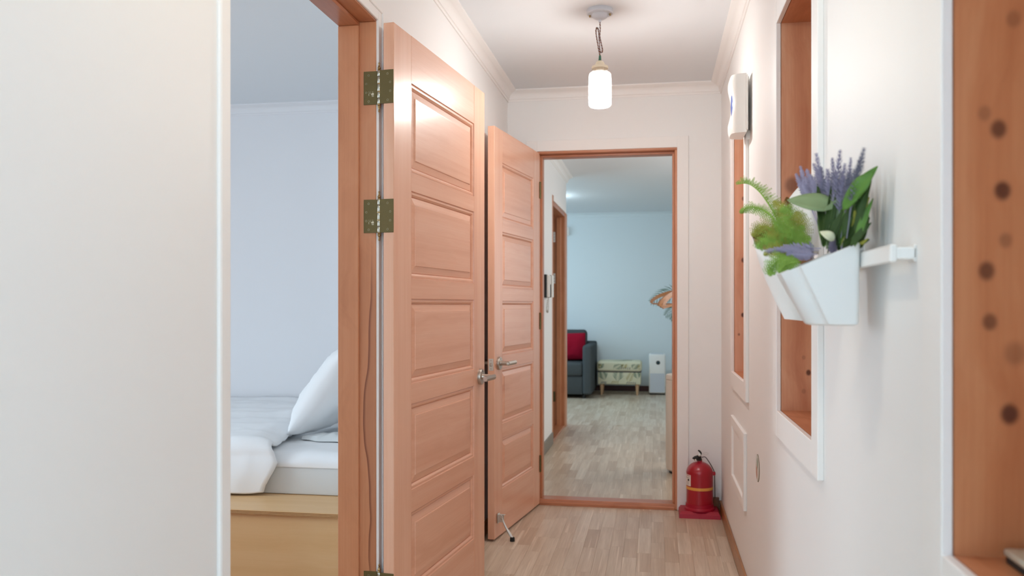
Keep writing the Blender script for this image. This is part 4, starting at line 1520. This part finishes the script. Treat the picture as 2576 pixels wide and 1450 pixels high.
# cream bin
t = thing('bin', 'tall cream round bin just past the far doorway', 'bin', (0.235, 6.10, 0))
part('body', lathe(bmesh.new(), [(0, 0.02), (0.150, 0.02), (0.160, 0.03), (0.163, 0.10), (0.163, 0.665), (0, 0.665)], (0.235, 6.10, 0), 'Z', 48), M['bin'], t, smooth=40)
part('foot', lathe(bmesh.new(), [(0, 0), (0.140, 0), (0.140, 0.02), (0, 0.02)], (0.235, 6.10, 0), 'Z', 40), M['black'], t, smooth=40)
part('lid', lathe(bmesh.new(), [(0.1635, 0.667), (0.1640, 0.690), (0.158, 0.699), (0, 0.703)], (0.235, 6.10, 0), 'Z', 48), M['bin'], t, smooth=40)

# clothes rack and hangers
t = thing('clothes_rack', 'narrow wooden clothes rack beyond the far doorway', 'clothes rack', (0.18, 6.95, 0))
for y in (6.56, 7.40):
    part('post', box(0.141, 0.176, y - 0.014, y + 0.014, 0.03, 1.56, bev=0.004), M['jamb'], t)
    part('foot', box(0.141, 0.36, y - 0.018, y + 0.018, 0.0, 0.03, bev=0.004), M['jambx'], t)
part('hanging_rail', cyl(bmesh.new(), (0.172, 6.576, 1.36), (0.172, 7.384, 1.36), 0.011), M['jamby'], t, smooth=40)
part('lower_rail', box(0.162, 0.178, 6.574, 7.386, 0.10, 0.13, bev=0.003), M['jamby'], t)


def hanger(label, y, yaw, roll, hw=0.205):
    t = thing('coat_hanger', label, 'hanger', (0.172, y, 1.373), yaw, group='wooden hangers on the rack')
    b = bmesh.new()
    path = spline([(-hw, 0, -0.165), (-hw * 0.93, -0.004, -0.138), (-hw * 0.6, -0.006, -0.098), (0, 0, -0.068), (hw * 0.6, -0.006, -0.098), (hw * 0.93, -0.004, -0.138), (hw, 0, -0.165)], 6)
    rings = []
    for k, (p_, d, s, u) in enumerate(frames(path)):
        f_ = abs(k / (len(path) - 1) * 2 - 1)
        hh, tt = 0.0155 - 0.003 * f_, 0.007 + 0.009 * f_
        nrm = Vector((0, 1, 0))
        up = nrm.cross(d).normalized()
        if up.z < 0:
            up = -up
        rings.append([b.verts.new(p_ + nrm * a * tt + up * c * hh) for a, c in ((-1, -0.8), (-0.8, 1), (0.8, 1), (1, -0.8), (0, -1))])
    for A_, B_ in zip(rings, rings[1:]):
        for k in range(5):
            j = (k + 1) % 5
            b.faces.new((A_[k], A_[j], B_[j], B_[k]))
    b.faces.new(rings[0])
    b.faces.new(list(reversed(rings[-1])))
    bmesh.ops.recalc_face_normals(b, faces=list(b.faces))
    part('shoulders', b, M['hanger'], t, local=True, smooth=50)
    b = cyl(bmesh.new(), (-hw * 0.96, 0, -0.170), (hw * 0.96, 0, -0.170), 0.0058, n=10)
    part('trouser_bar', b, M['hanger'], t, local=True, smooth=50)
    pts = [(0, 0, -0.056)] + [(0.0, 0, -0.04), (0.012, 0, -0.024), (0.016, 0, -0.010), (0.011, 0, 0.002), (0, 0, 0.0045), (-0.012, 0, 0.001), (-0.016, 0, -0.008)]
    part('hook', tube(bmesh.new(), spline(pts, 5), 0.0018, 6), M['chrome'], t, local=True, smooth=60)
    t.rotation_euler = (0, roll, yaw)


hanger('farther of the wooden hangers reaching past the door frame', 7.10, R(4), R(1))
hanger('nearer of the wooden hangers reaching past the door frame', 6.82, R(38), R(-6), 0.20)
hanger('wooden hanger between the other two on the rack', 6.96, R(43), R(-11), 0.20)

# potted palm, only frond tips show
t = thing('potted_palm', 'green potted palm behind the hangers', 'plant', (0.62, 10.6, 0))
part('pot', lathe(bmesh.new(), [(0, 0), (0.13, 0), (0.17, 0.30), (0.175, 0.32), (0.155, 0.32), (0.15, 0.28), (0, 0.28)], (0.62, 10.6, 0), 'Z', 32), M['terr'], t, smooth=40)
b = bmesh.new()
tube(b, [Vector((0.62, 10.6, 0.28)), Vector((0.61, 10.6, 0.6)), Vector((0.62, 10.6, 0.95))], 0.018, 8)
part('stem', b, M['fernb'], t, smooth=50)


def palm_frond(ctrl, ln, name='frond', n=15, droop=0.5, parent=None):
    b = bmesh.new()
    path = spline(ctrl, 6)
    tube(b, path, lambda s: 0.006 * (1 - s) + 0.0015, 5)
    fr = frames(path)
    m_ = len(fr)
    for k in range(int(m_ * 0.3), m_):
        p_, d, s, u = fr[k]
        f_ = (k - m_ * 0.3) / (m_ * 0.7)
        l2 = ln * math.sin(math.pi * (0.25 + 0.7 * f_))
        for sg in (-1, 1):
            for q_ in (0,):
                p0 = p_ + (fr[min(k + 1, m_ - 1)][0] - p_) * q_
                dirv = (d * 0.8 + u * sg * 0.8 + s * sg * 0.35).normalized()
                tip = p0 + dirv * l2 + Vector((0, 0, -droop * l2 * 0.4))
                md = p0 + dirv * l2 * 0.45
                wv = dirv.cross(Vector((0, 1, 0))).normalized() * 0.0055
                vs = [b.verts.new(x) for x in (p0, md + wv, tip, md - wv)]
                b.faces.new(vs)
    return part(name, b, M['palm'], parent)


hub = Vector((0.62, 10.6, 0.95))
palm_frond([hub, at(1712, 742, 10.6), at(1682, 738, 10.55), at(1640, 758, 10.5)], 0.17, parent=t)
palm_frond([hub, at(1716, 770, 10.5), at(1700, 775, 10.45), at(1676, 793, 10.4)], 0.13, parent=t)
palm_frond([hub, at(1725, 780, 10.6), at(1712, 785, 10.6), at(1690, 803, 10.6)], 0.12, parent=t)
palm_frond([hub, Vector((0.8, 10.5, 1.35)), Vector((1.0, 10.4, 1.45)), Vector((1.2, 10.4, 1.3))], 0.2, parent=t)
palm_frond([hub, Vector((0.7, 10.9, 1.4)), Vector((0.8, 11.1, 1.5)), Vector((0.9, 11.3, 1.4))], 0.2, parent=t)
palm_frond([hub, Vector((0.65, 10.4, 1.4)), Vector((0.7, 10.2, 1.5)), Vector((0.75, 9.9, 1.3))], 0.2, parent=t)

# ------------------------------------------------------------------ planter rail with pots and flowers
t = thing('planter_rail', 'white wall rail holding the flower planters', 'rail', (XR, 1.3, 1.27))
part('rail_bar', box(0.338, 0.348, 1.30, 1.95, 1.258, 1.284, bev=0.002), M['railwhite'], t)
for y in (1.30, 1.91):
    b = bmesh.new()
    bx(b, 0.348, XR, y, y + 0.036, 1.262, 1.280, bev=0.002)
    bx(b, XR - 0.004, XR, y, y + 0.036, 1.2585, 1.2835, bev=0.001)
    part('bracket', b, M['railwhite'], t)


def cove_square(xa, xb, ya, yb, cove, n=5):
    """plan outline of a pot: flat sides with hollowed corners towards the room"""
    pts = []

    def arc(cx, cy, a0, a1, r_):
        for k in range(n + 1):
            a = R(a0 + (a1 - a0) * k / n)
            pts.append((cx + r_ * math.cos(a), cy + r_ * math.sin(a)))
    r2 = cove * 0.35
    # wall side corners plain round, room side corners coved
    arc(xb - r2, ya + r2, -90, 0, r2)
    arc(xb - r2, yb - r2, 0, 90, r2)
    pts.append((xa + cove * 1.25, yb))
    arc(xa + cove * 0.35, yb - cove * 0.2, 10, -80, cove * 0.55)
    pts.append((xa, yb - cove * 1.35))
    pts.append((xa, ya + cove * 1.35))
    arc(xa + cove * 0.35, ya + cove * 0.2, 80, -10, cove * 0.55)
    pts.append((xa + cove * 1.25, ya))
    return pts


def loft(bm, rings, cap0=True, cap1=False):
    V = [[bm.verts.new(p) for p in r_] for r_ in rings]
    n = len(V[0])
    for a, c in zip(V, V[1:]):
        for k in range(n):
            j = (k + 1) % n
            bm.faces.new((a[k], a[j], c[j], c[k]))
    if cap0:
        bm.faces.new(list(reversed(V[0])))
    if cap1:
        bm.faces.new(V[-1])
    return bm


t = thing('planter', 'nearer white planter with a sloping rim hung on the wall rail', 'planter', (0.29, 1.53, 1.16))


def ring(f_, inset=0.0, dz=0.0):
    # f_: 0 at the bottom, 1 at the rim; the rim slopes down towards the room
    xa = 0.262 - 0.048 * f_ + inset
    xb = 0.337 - inset
    ya, yb = 1.478 - 0.010 * f_ + inset, 1.592 + 0.012 * f_ - inset
    out = []
    for (x, y) in cove_square(xa, xb, ya, yb, 0.030):
        k = (xb - x) / (xb - xa)
        zr = 1.300 - 0.050 * k
        z = 1.160 + (zr - 1.160) * f_ + dz
        out.append((x, y, z))
    return out


b = bmesh.new()
loft(b, [ring(0, 0.006), ring(0.02, 0.001), ring(0.06), ring(0.5), ring(0.94), ring(1.0), ring(1.0, 0.003), ring(0.9, 0.003), ring(0.72, 0.004)], True, True)
bmesh.ops.recalc_face_normals(b, faces=list(b.faces))
part('pot_body', b, M['potwhite'], t, smooth=35)
b = bmesh.new()
bx(b, 0.332, 0.350, 1.50, 1.575, 1.285, 1.303, bev=0.003)
part('hook', b, M['potwhite'], t)

# bouquet wrapped in white paper behind it
tb = thing('paper_bouquet', 'fern bouquet wrapped in white paper beyond the nearer planter', 'bouquet', (0.28, 1.82, 1.2), group=None)
b = bmesh.new()
cx, cy = 0.296, 1.83
rings = []
for (zz, rad, tilt) in ((1.165, 0.020, 0.05), (1.20, 0.036, 0.2), (1.235, 0.052, 0.45), (1.27, 0.066, 0.7), (1.303, 0.080, 1.0)):
    rr = []
    for k in range(40):
        a = 2 * math.pi * k / 40
        rad2 = rad * (1 + 0.05 * math.sin(5 * a + zz * 30))
        x = cx - 0.006 + rad2 * math.cos(a) * (0.9 if math.cos(a) > 0 else 1.15)
        x = min(x, 0.336)
        y = cy + rad2 * math.sin(a) * 1.05
        z = zz + tilt * (0.006 * math.sin(3 * a + 1) + 0.048 * math.cos(a - R(138)))
        rr.append((x, y, z))
    rings.append(rr)
loft(b, rings, True, False)
bmesh.ops.recalc_face_normals(b, faces=list(b.faces))
pw = part('paper_wrap', b, M['paper'], tb, smooth=50)
sd = pw.modifiers.new('thick', 'SOLIDIFY')
sd.thickness = 0.0012
sd.offset = -1


def sheet(pts_a, pts_b, m, parent, name, n=10):
    """curved sheet between two edge curves"""
    b = bmesh.new()
    A_ = spline(pts_a, n)
    B_ = spline(pts_b, n)
    rows = [[b.verts.new(p.lerp(q_, k / 8) + Vector((0, -0.010 * math.sin(math.pi * k / 8), 0))) for p, q_ in zip(A_, B_)] for k in range(9)]
    for r0, r1 in zip(rows, rows[1:]):
        for i in range(len(r0) - 1):
            b.faces.new((r0[i], r0[i + 1], r1[i + 1], r1[i]))
    o = part(name, b, m, parent, smooth=180)
    s_ = o.modifiers.new('thick', 'SOLIDIFY')
    s_.thickness = 0.0012
    return o


sheet([at(1960, 560, 1.90), at(1972, 520, 1.91), at(2012, 468, 1.93), at(2050, 440, 1.95)], [at(1975, 640, 1.86), at(2010, 640, 1.86), at(2040, 640, 1.86), at(2060, 640, 1.86)], M['paper'], tb, 'paper_sheet')
sheet([at(2022, 525, 1.80), at(2034, 520, 1.78), at(2048, 522, 1.78), at(2058, 530, 1.80)], [at(2030, 640, 1.79), at(2038, 640, 1.77), at(2044, 640, 1.77), at(2052, 640, 1.79)], M['paper'], tb, 'paper_sheet')
b = bmesh.new()
inner = []
for rr in rings[2:]:
    mx = sum(p[0] for p in rr) / len(rr)
    my = sum(p[1] for p in rr) / len(rr)
    inner.append([(mx + (p[0] - mx) * 0.93, my + (p[1] - my) * 0.93, p[2] - 0.003) for p in rr])
loft(b, inner, False, False)
kp = part('kraft_paper', b, M['kraft'], tb, smooth=50)
sd = kp.modifiers.new('thick', 'SOLIDIFY')
sd.thickness = 0.001

random.seed(5)


def fern(ctrl, ln, n, m, parent, nrm=(0.1, -1, 0.1), leaf=0.0040, name='frond', curl=0.25, sides=(-1, 1)):
    """feathery frond: midrib, side ribs, and small leaflets along each side rib"""
    b = bmesh.new()
    path = spline(ctrl, 8)
    tube(b, path, lambda s: 0.0013 * (1 - s) + 0.0004, 5)
    nrm = Vector(nrm).normalized()
    L = len(path) - 1
    for k in range(n):
        f_ = 0.12 + 0.86 * k / (n - 1)
        i = min(L - 1, int(f_ * L))
        p_ = path[i].lerp(path[i + 1], f_ * L - i)
        d = (path[min(i + 1, L)] - path[max(0, i - 1)]).normalized()
        side = d.cross(nrm).normalized()
        l2 = ln * (math.sin(math.pi * (0.22 + 0.74 * f_)) ** 0.8) * random.uniform(0.85, 1.1)
        for sg in sides:
            dv = (side * sg * 0.85 + d * 0.55 + nrm * random.uniform(-0.25, 0.25) + Vector((0, 0, -curl))).normalized()
            m_ = max(3, int(l2 / 0.0034))
            for q_ in range(m_):
                g = (q_ + 0.6) / m_
                c = p_ + dv * l2 * g
                lw = leaf * (1.15 - 0.75 * g)
                for s2 in (-1, 1):
                    cross = dv.cross(nrm).normalized() * s2
                    tip = c + cross * lw * 1.15 + dv * lw * 0.55 + nrm * random.uniform(-0.3, 0.3) * lw
                    e1 = c + dv * lw * 0.42 + cross * lw * 0.5
                    e2 = c - dv * lw * 0.30 + cross * lw * 0.5
                    b.faces.new([b.verts.new(x) for x in (c, e2, tip, e1)])
            # side rib
            wv = dv.cross(nrm).normalized() * 0.0004
            b.faces.new([b.verts.new(x) for x in (p_ - wv, p_ + wv, p_ + dv * l2 + wv * 0.4, p_ + dv * l2 - wv * 0.4)])
    return part(name, b, m, parent)


fern([at(1965, 612, 1.82), at(1959, 564, 1.84), at(1946, 536, 1.86), at(1929, 508, 1.88), at(1911, 484, 1.90), at(1892, 468, 1.92), at(1875, 462, 1.93), at(1855, 464, 1.94)], 0.036, 26, M['fern'], tb, sides=(1, 1), curl=0.35)
fern([at(1960, 590, 1.81), at(1944, 549, 1.82), at(1922, 530, 1.84), at(1903, 522, 1.86), at(1881, 522, 1.87), at(1864, 534, 1.88)], 0.020, 22, M['fern'], tb, curl=0.3)
fern([at(1975, 620, 1.80), at(1950, 585, 1.80), at(1925, 570, 1.80), at(1905, 575, 1.80), at(1896, 592, 1.80)], 0.022, 20, M['ferny'], tb)
fern([at(1978, 622, 1.78), at(1955, 600, 1.77), at(1935, 598, 1.77), at(1915, 612, 1.77), at(1908, 622, 1.77)], 0.024, 18, M['fern'], tb)
fern([at(1985, 622, 1.79), at(1985, 580, 1.79), at(1978, 545, 1.80), at(1965, 518, 1.81), at(1948, 508, 1.82)], 0.022, 22, M['ferny'], tb)
fern([at(1992, 622, 1.76), at(2000, 580, 1.75), at(1995, 550, 1.75), at(1982, 525, 1.76), at(1968, 530, 1.77)], 0.026, 22, M['fern'], tb)
fern([at(1995, 625, 1.74), at(2012, 590, 1.74), at(2012, 560, 1.74), at(2004, 535, 1.74)], 0.026, 20, M['ferny'], tb)
fern([at(1972, 622, 1.80), at(1962, 600, 1.81), at(1958, 570, 1.82), at(1960, 545, 1.83), at(1966, 528, 1.83)], 0.022, 18, M['fern'], tb)
fern([at(1965, 622, 1.83), at(1940, 606, 1.83), at(1920, 596, 1.83), at(1905, 590, 1.83), at(1898, 596, 1.83)], 0.016, 18, M['fernb'], tb)
for (u1, v1, u2, v2) in ((1925, 590, 1902, 580), (1935, 585, 1915, 575), (1930, 600, 1908, 598), (1945, 590, 1930, 572)):
    fern([at(1965, 625, 1.82), at((1965 + u1) / 2, v1 + 8, 1.82), at(u1, v1, 1.82), at(u2, v2, 1.82)], 0.014, 16, M['fernb'] if u1 % 2 else M['ferny'], tb)
fern([at(1985, 560, 1.85), at(1985, 530, 1.86), at(1982, 512, 1.86), at(1980, 500, 1.86)], 0.012, 12, M['fernb'], tb)
fern([at(1990, 640, 1.72), at(1965, 628, 1.72), at(1945, 628, 1.72), at(1925, 640, 1.74)], 0.018, 16, M['ferny'], tb)
for (u0, u1, u2, v1, v2, yy, mm_) in ((1990, 1972, 1950, 590, 560, 1.76, 'fern'), (1985, 1960, 1935, 610, 585, 1.75, 'ferny'), (1998, 1990, 1975, 580, 548, 1.73, 'fern'), (2000, 2008, 2018, 600, 570, 1.73, 'fern'), (1975, 1950, 1918, 612, 606, 1.74, 'fern'), (2005, 2020, 2035, 610, 600, 1.72, 'fern'), (1980, 1965, 1945, 600, 570, 1.78, 'ferny'), (1988, 1978, 1958, 585, 550, 1.79, 'fern')):
    fern([at(u0, 635, yy + 0.02), at((u0 + u1) / 2, (635 + v1) / 2, yy), at(u1, v1, yy), at(u2, v2, yy)], 0.024, 18, M[mm_], tb)
# sprays leaning over the nearer planter's rim
tp = thing('flower_bunch', 'lavender and green leaves growing out of the nearer planter', 'flowers', (0.29, 1.53, 1.26))
fern([at(2010, 655, 1.60), at(1985, 650, 1.61), at(1960, 655, 1.62), at(1940, 672, 1.63), at(1938, 690, 1.63)], 0.022, 20, M['fern'], tp, leaf=0.0045)
fern([at(2015, 660, 1.58), at(1995, 660, 1.58), at(1975, 668, 1.59), at(1962, 682, 1.59)], 0.020, 16, M['fern'], tp, leaf=0.0045)


def lavender(p0, p1, m, parent, r_=0.0085, start=0.35, bend=(0, 0, 0)):
    """stalk with whorls of small pointed buds towards the tip"""
    b = bmesh.new()
    mid = (Vector(p0) + Vector(p1)) / 2 + Vector(bend)
    path = spline([p0, mid, p1], 10)
    tube(b, path, 0.0009, 5)
    L = len(path) - 1
    nb = 26
    for k in range(nb):
        f_ = start + (1 - start) * k / (nb - 1)
        i = min(L - 1, int(f_ * L))
        p_ = path[i].lerp(path[i + 1], f_ * L - i)
        d = (path[min(i + 1, L)] - path[max(0, i - 1)]).normalized()
        a_ = d.orthogonal().normalized()
        c_ = d.cross(a_)
        rr = r_ * (1.0 - 0.65 * ((k / (nb - 1)) ** 1.6)) * random.uniform(0.8, 1.15)
        for q_ in range(6):
            an = 2 * math.pi * (q_ + 0.5 * (k % 2) + random.uniform(-0.2, 0.2)) / 6
            o_ = a_ * math.cos(an) + c_ * math.sin(an)
            base = p_ + o_ * 0.0008
            tip = p_ + o_ * rr + d * rr * 0.8
            w1 = (d.cross(o_)).normalized() * rr * 0.22
            w2 = (o_ - d * 0.6).normalized().cross(w1.normalized()) * rr * 0.2
            md = base.lerp(tip, 0.55)
            V = [b.verts.new(x) for x in (base, md + w1, md + w2, md - w1, md - w2, tip)]
            for x, y in ((1, 2), (2, 3), (3, 4), (4, 1)):
                b.faces.new((V[0], V[x], V[y]))
                b.faces.new((V[5], V[y], V[x]))
    return part('lavender_stem', b, m, parent)


for (a, c, m, r_, st) in (
    ((2070, 600, 1.66), (2003, 440, 1.80), 'lav', .010, .62),
    ((2070, 600, 1.66), (2014, 422, 1.82), 'lav', .010, .58),
    ((2075, 600, 1.66), (2030, 428, 1.78), 'lav', .011, .55),
    ((2075, 600, 1.64), (2040, 445, 1.72), 'lav', .012, .45),
    ((2080, 600, 1.62), (2018, 460, 1.74), 'lav', .011, .5),
    ((2085, 600, 1.60), (2054, 390, 1.63), 'lav', .011, .45),
    ((2090, 600, 1.60), (2048, 415, 1.66), 'lav', .011, .45),
    ((2095, 600, 1.58), (2094, 400, 1.60), 'lav', .010, .45),
    ((2100, 600, 1.56), (2082, 430, 1.58), 'lav', .012, .4),
    ((2105, 600, 1.54), (2113, 380, 1.54), 'lav', .011, .42),
    ((2110, 600, 1.53), (2125, 415, 1.53), 'lav', .012, .4),
    ((2115, 600, 1.52), (2140, 400, 1.51), 'lav', .010, .45),
    ((2070, 600, 1.64), (2026, 450, 1.76), 'lav', .012, .5),
    ((2080, 600, 1.62), (2050, 450, 1.68), 'lav', .013, .45),
    ((2085, 600, 1.60), (2066, 425, 1.63), 'lav', .012, .4),
    ((2090, 600, 1.58), (2074, 455, 1.60), 'lavd', .013, .4),
    ((2100, 600, 1.56), (2100, 440, 1.57), 'lavd', .013, .4),
    ((2110, 600, 1.54), (2118, 440, 1.54), 'lavd', .013, .4),
    ((2120, 600, 1.52), (2134, 440, 1.51), 'lavd', .012, .4),
    ((2125, 600, 1.50), (2150, 430, 1.48), 'lavd', .012, .4),
    ((2130, 600, 1.46), (2173, 376, 1.42), 'lavd', .012, .42),
    ((2130, 600, 1.47), (2164, 405, 1.44), 'lavd', .011, .42),
    ((2065, 625, 1.56), (1930, 632, 1.65), 'lav', .012, .12),
    ((2060, 630, 1.56), (1960, 628, 1.62), 'lav', .013, .12),
    ((2055, 640, 1.55), (1985, 640, 1.60), 'lav', .012, .10),
    ((2118, 640, 1.50), (2132, 572, 1.49), 'lav', .010, .1),
    ((2100, 645, 1.52), (2095, 600, 1.51), 'lav', .009, .1)):
    lavender(at(*a), at(*c), M[m], tp, r_, st, (random.uniform(-.004, .004), 0, random.uniform(-.003, .003)))


def leaf(base, tip, width, m, parent, nrm=(0.2, -1, 0.2), name='leaf', sag=0.006):
    """broad pointed leaf with a folded midrib"""
    base, tip = Vector(base), Vector(tip)
    b = bmesh.new()
    nrm = Vector(nrm).normalized()
    d = tip - base
    side = d.cross(nrm).normalized()
    n = 12
    rows = []
    for k in range(n + 1):
        f_ = k / n
        wv = width / 2 * (math.sin(math.pi * f_ ** 0.8) ** 0.75) if 0 < k < n else 0.0006
        c = base + d * f_ + nrm * sag * math.sin(math.pi * f_)
        rows.append([b.verts.new(c + side * wv * s_ - nrm * abs(s_) * -wv * 0.25) for s_ in (-1, -0.5, 0, 0.5, 1)])
    for r0, r1 in zip(rows, rows[1:]):
        for i in range(4):
            b.faces.new((r0[i], r0[i + 1], r1[i + 1], r1[i]))
    o = part(name, b, m, parent, smooth=180)
    s_ = o.modifiers.new('thick', 'SOLIDIFY')
    s_.thickness = 0.0006
    return o


leaf(at(2100, 525, 1.55), at(1980, 503, 1.60), 0.040, M['sage'], tp, nrm=(0.1, -1, 0.45))
leaf(at(2072, 530, 1.54), at(2148, 490, 1.53), 0.012, M['sage'], tp)
leaf(at(2098, 606, 1.50), at(2062, 583, 1.51), 0.017, M['pale'], tp)
leaf(at(2120, 530, 1.45), at(2208, 418, 1.42), 0.024, M['grass'], tp, nrm=(-0.6, -1, 0.1))
leaf(at(2150, 590, 1.45), at(2192, 455, 1.44), 0.012, M['dgreen'], tp, nrm=(-0.5, -1, 0.1))
leaf(at(2150, 620, 1.45), at(2196, 500, 1.44), 0.012, M['grass'], tp, nrm=(-0.5, -1, 0.1))
leaf(at(2140, 620, 1.45), at(2192, 560, 1.44), 0.012, M['dgreen'], tp, nrm=(-0.5, -1, 0.1))
leaf(at(2120, 600, 1.47), at(2160, 470, 1.46), 0.014, M['dgreen'], tp, nrm=(-0.3, -1, 0.1))
random.seed(9)
for k in range(80):
    u0, v0 = random.uniform(2065, 2160), random.uniform(590, 640)
    u1 = u0 + random.uniform(-25, 50)
    v1 = random.uniform(450, 580)
    u1 = min(u1, 2188)
    yy = 1.60 - (u1 - 2060) / 130 * 0.13 + random.uniform(-0.02, 0.03)
    leaf(at(u0, v0, 1.53), at(u1, v1, yy), random.uniform(0.006, 0.014), M[('dgreen', 'dgreen', 'grass', 'dgreen', 'sage')[k % 5]], tp, nrm=(random.uniform(-.5, .3), -1, random.uniform(-.4, .4)))

for k in range(60):
    u0, v0 = random.uniform(2115, 2160), random.uniform(600, 640)
    u1 = random.uniform(2150, 2190)
    v1 = random.uniform(440, 610)
    leaf(at(u0, v0, 1.50), at(u1, v1, 1.46 + random.uniform(-0.02, 0.03)), random.uniform(0.006, 0.013), M[('dgreen', 'grass', 'dgreen', 'dgreen', 'ferny')[k % 5]], tp, nrm=(random.uniform(-.5, .3), -1, random.uniform(-.4, .4)))
leaf(at(2140, 500, 1.44), at(2198, 432, 1.42), 0.026, M['grass'], tp, nrm=(-0.5, -1, 0.1))

print('planks', n1, n2, n3)
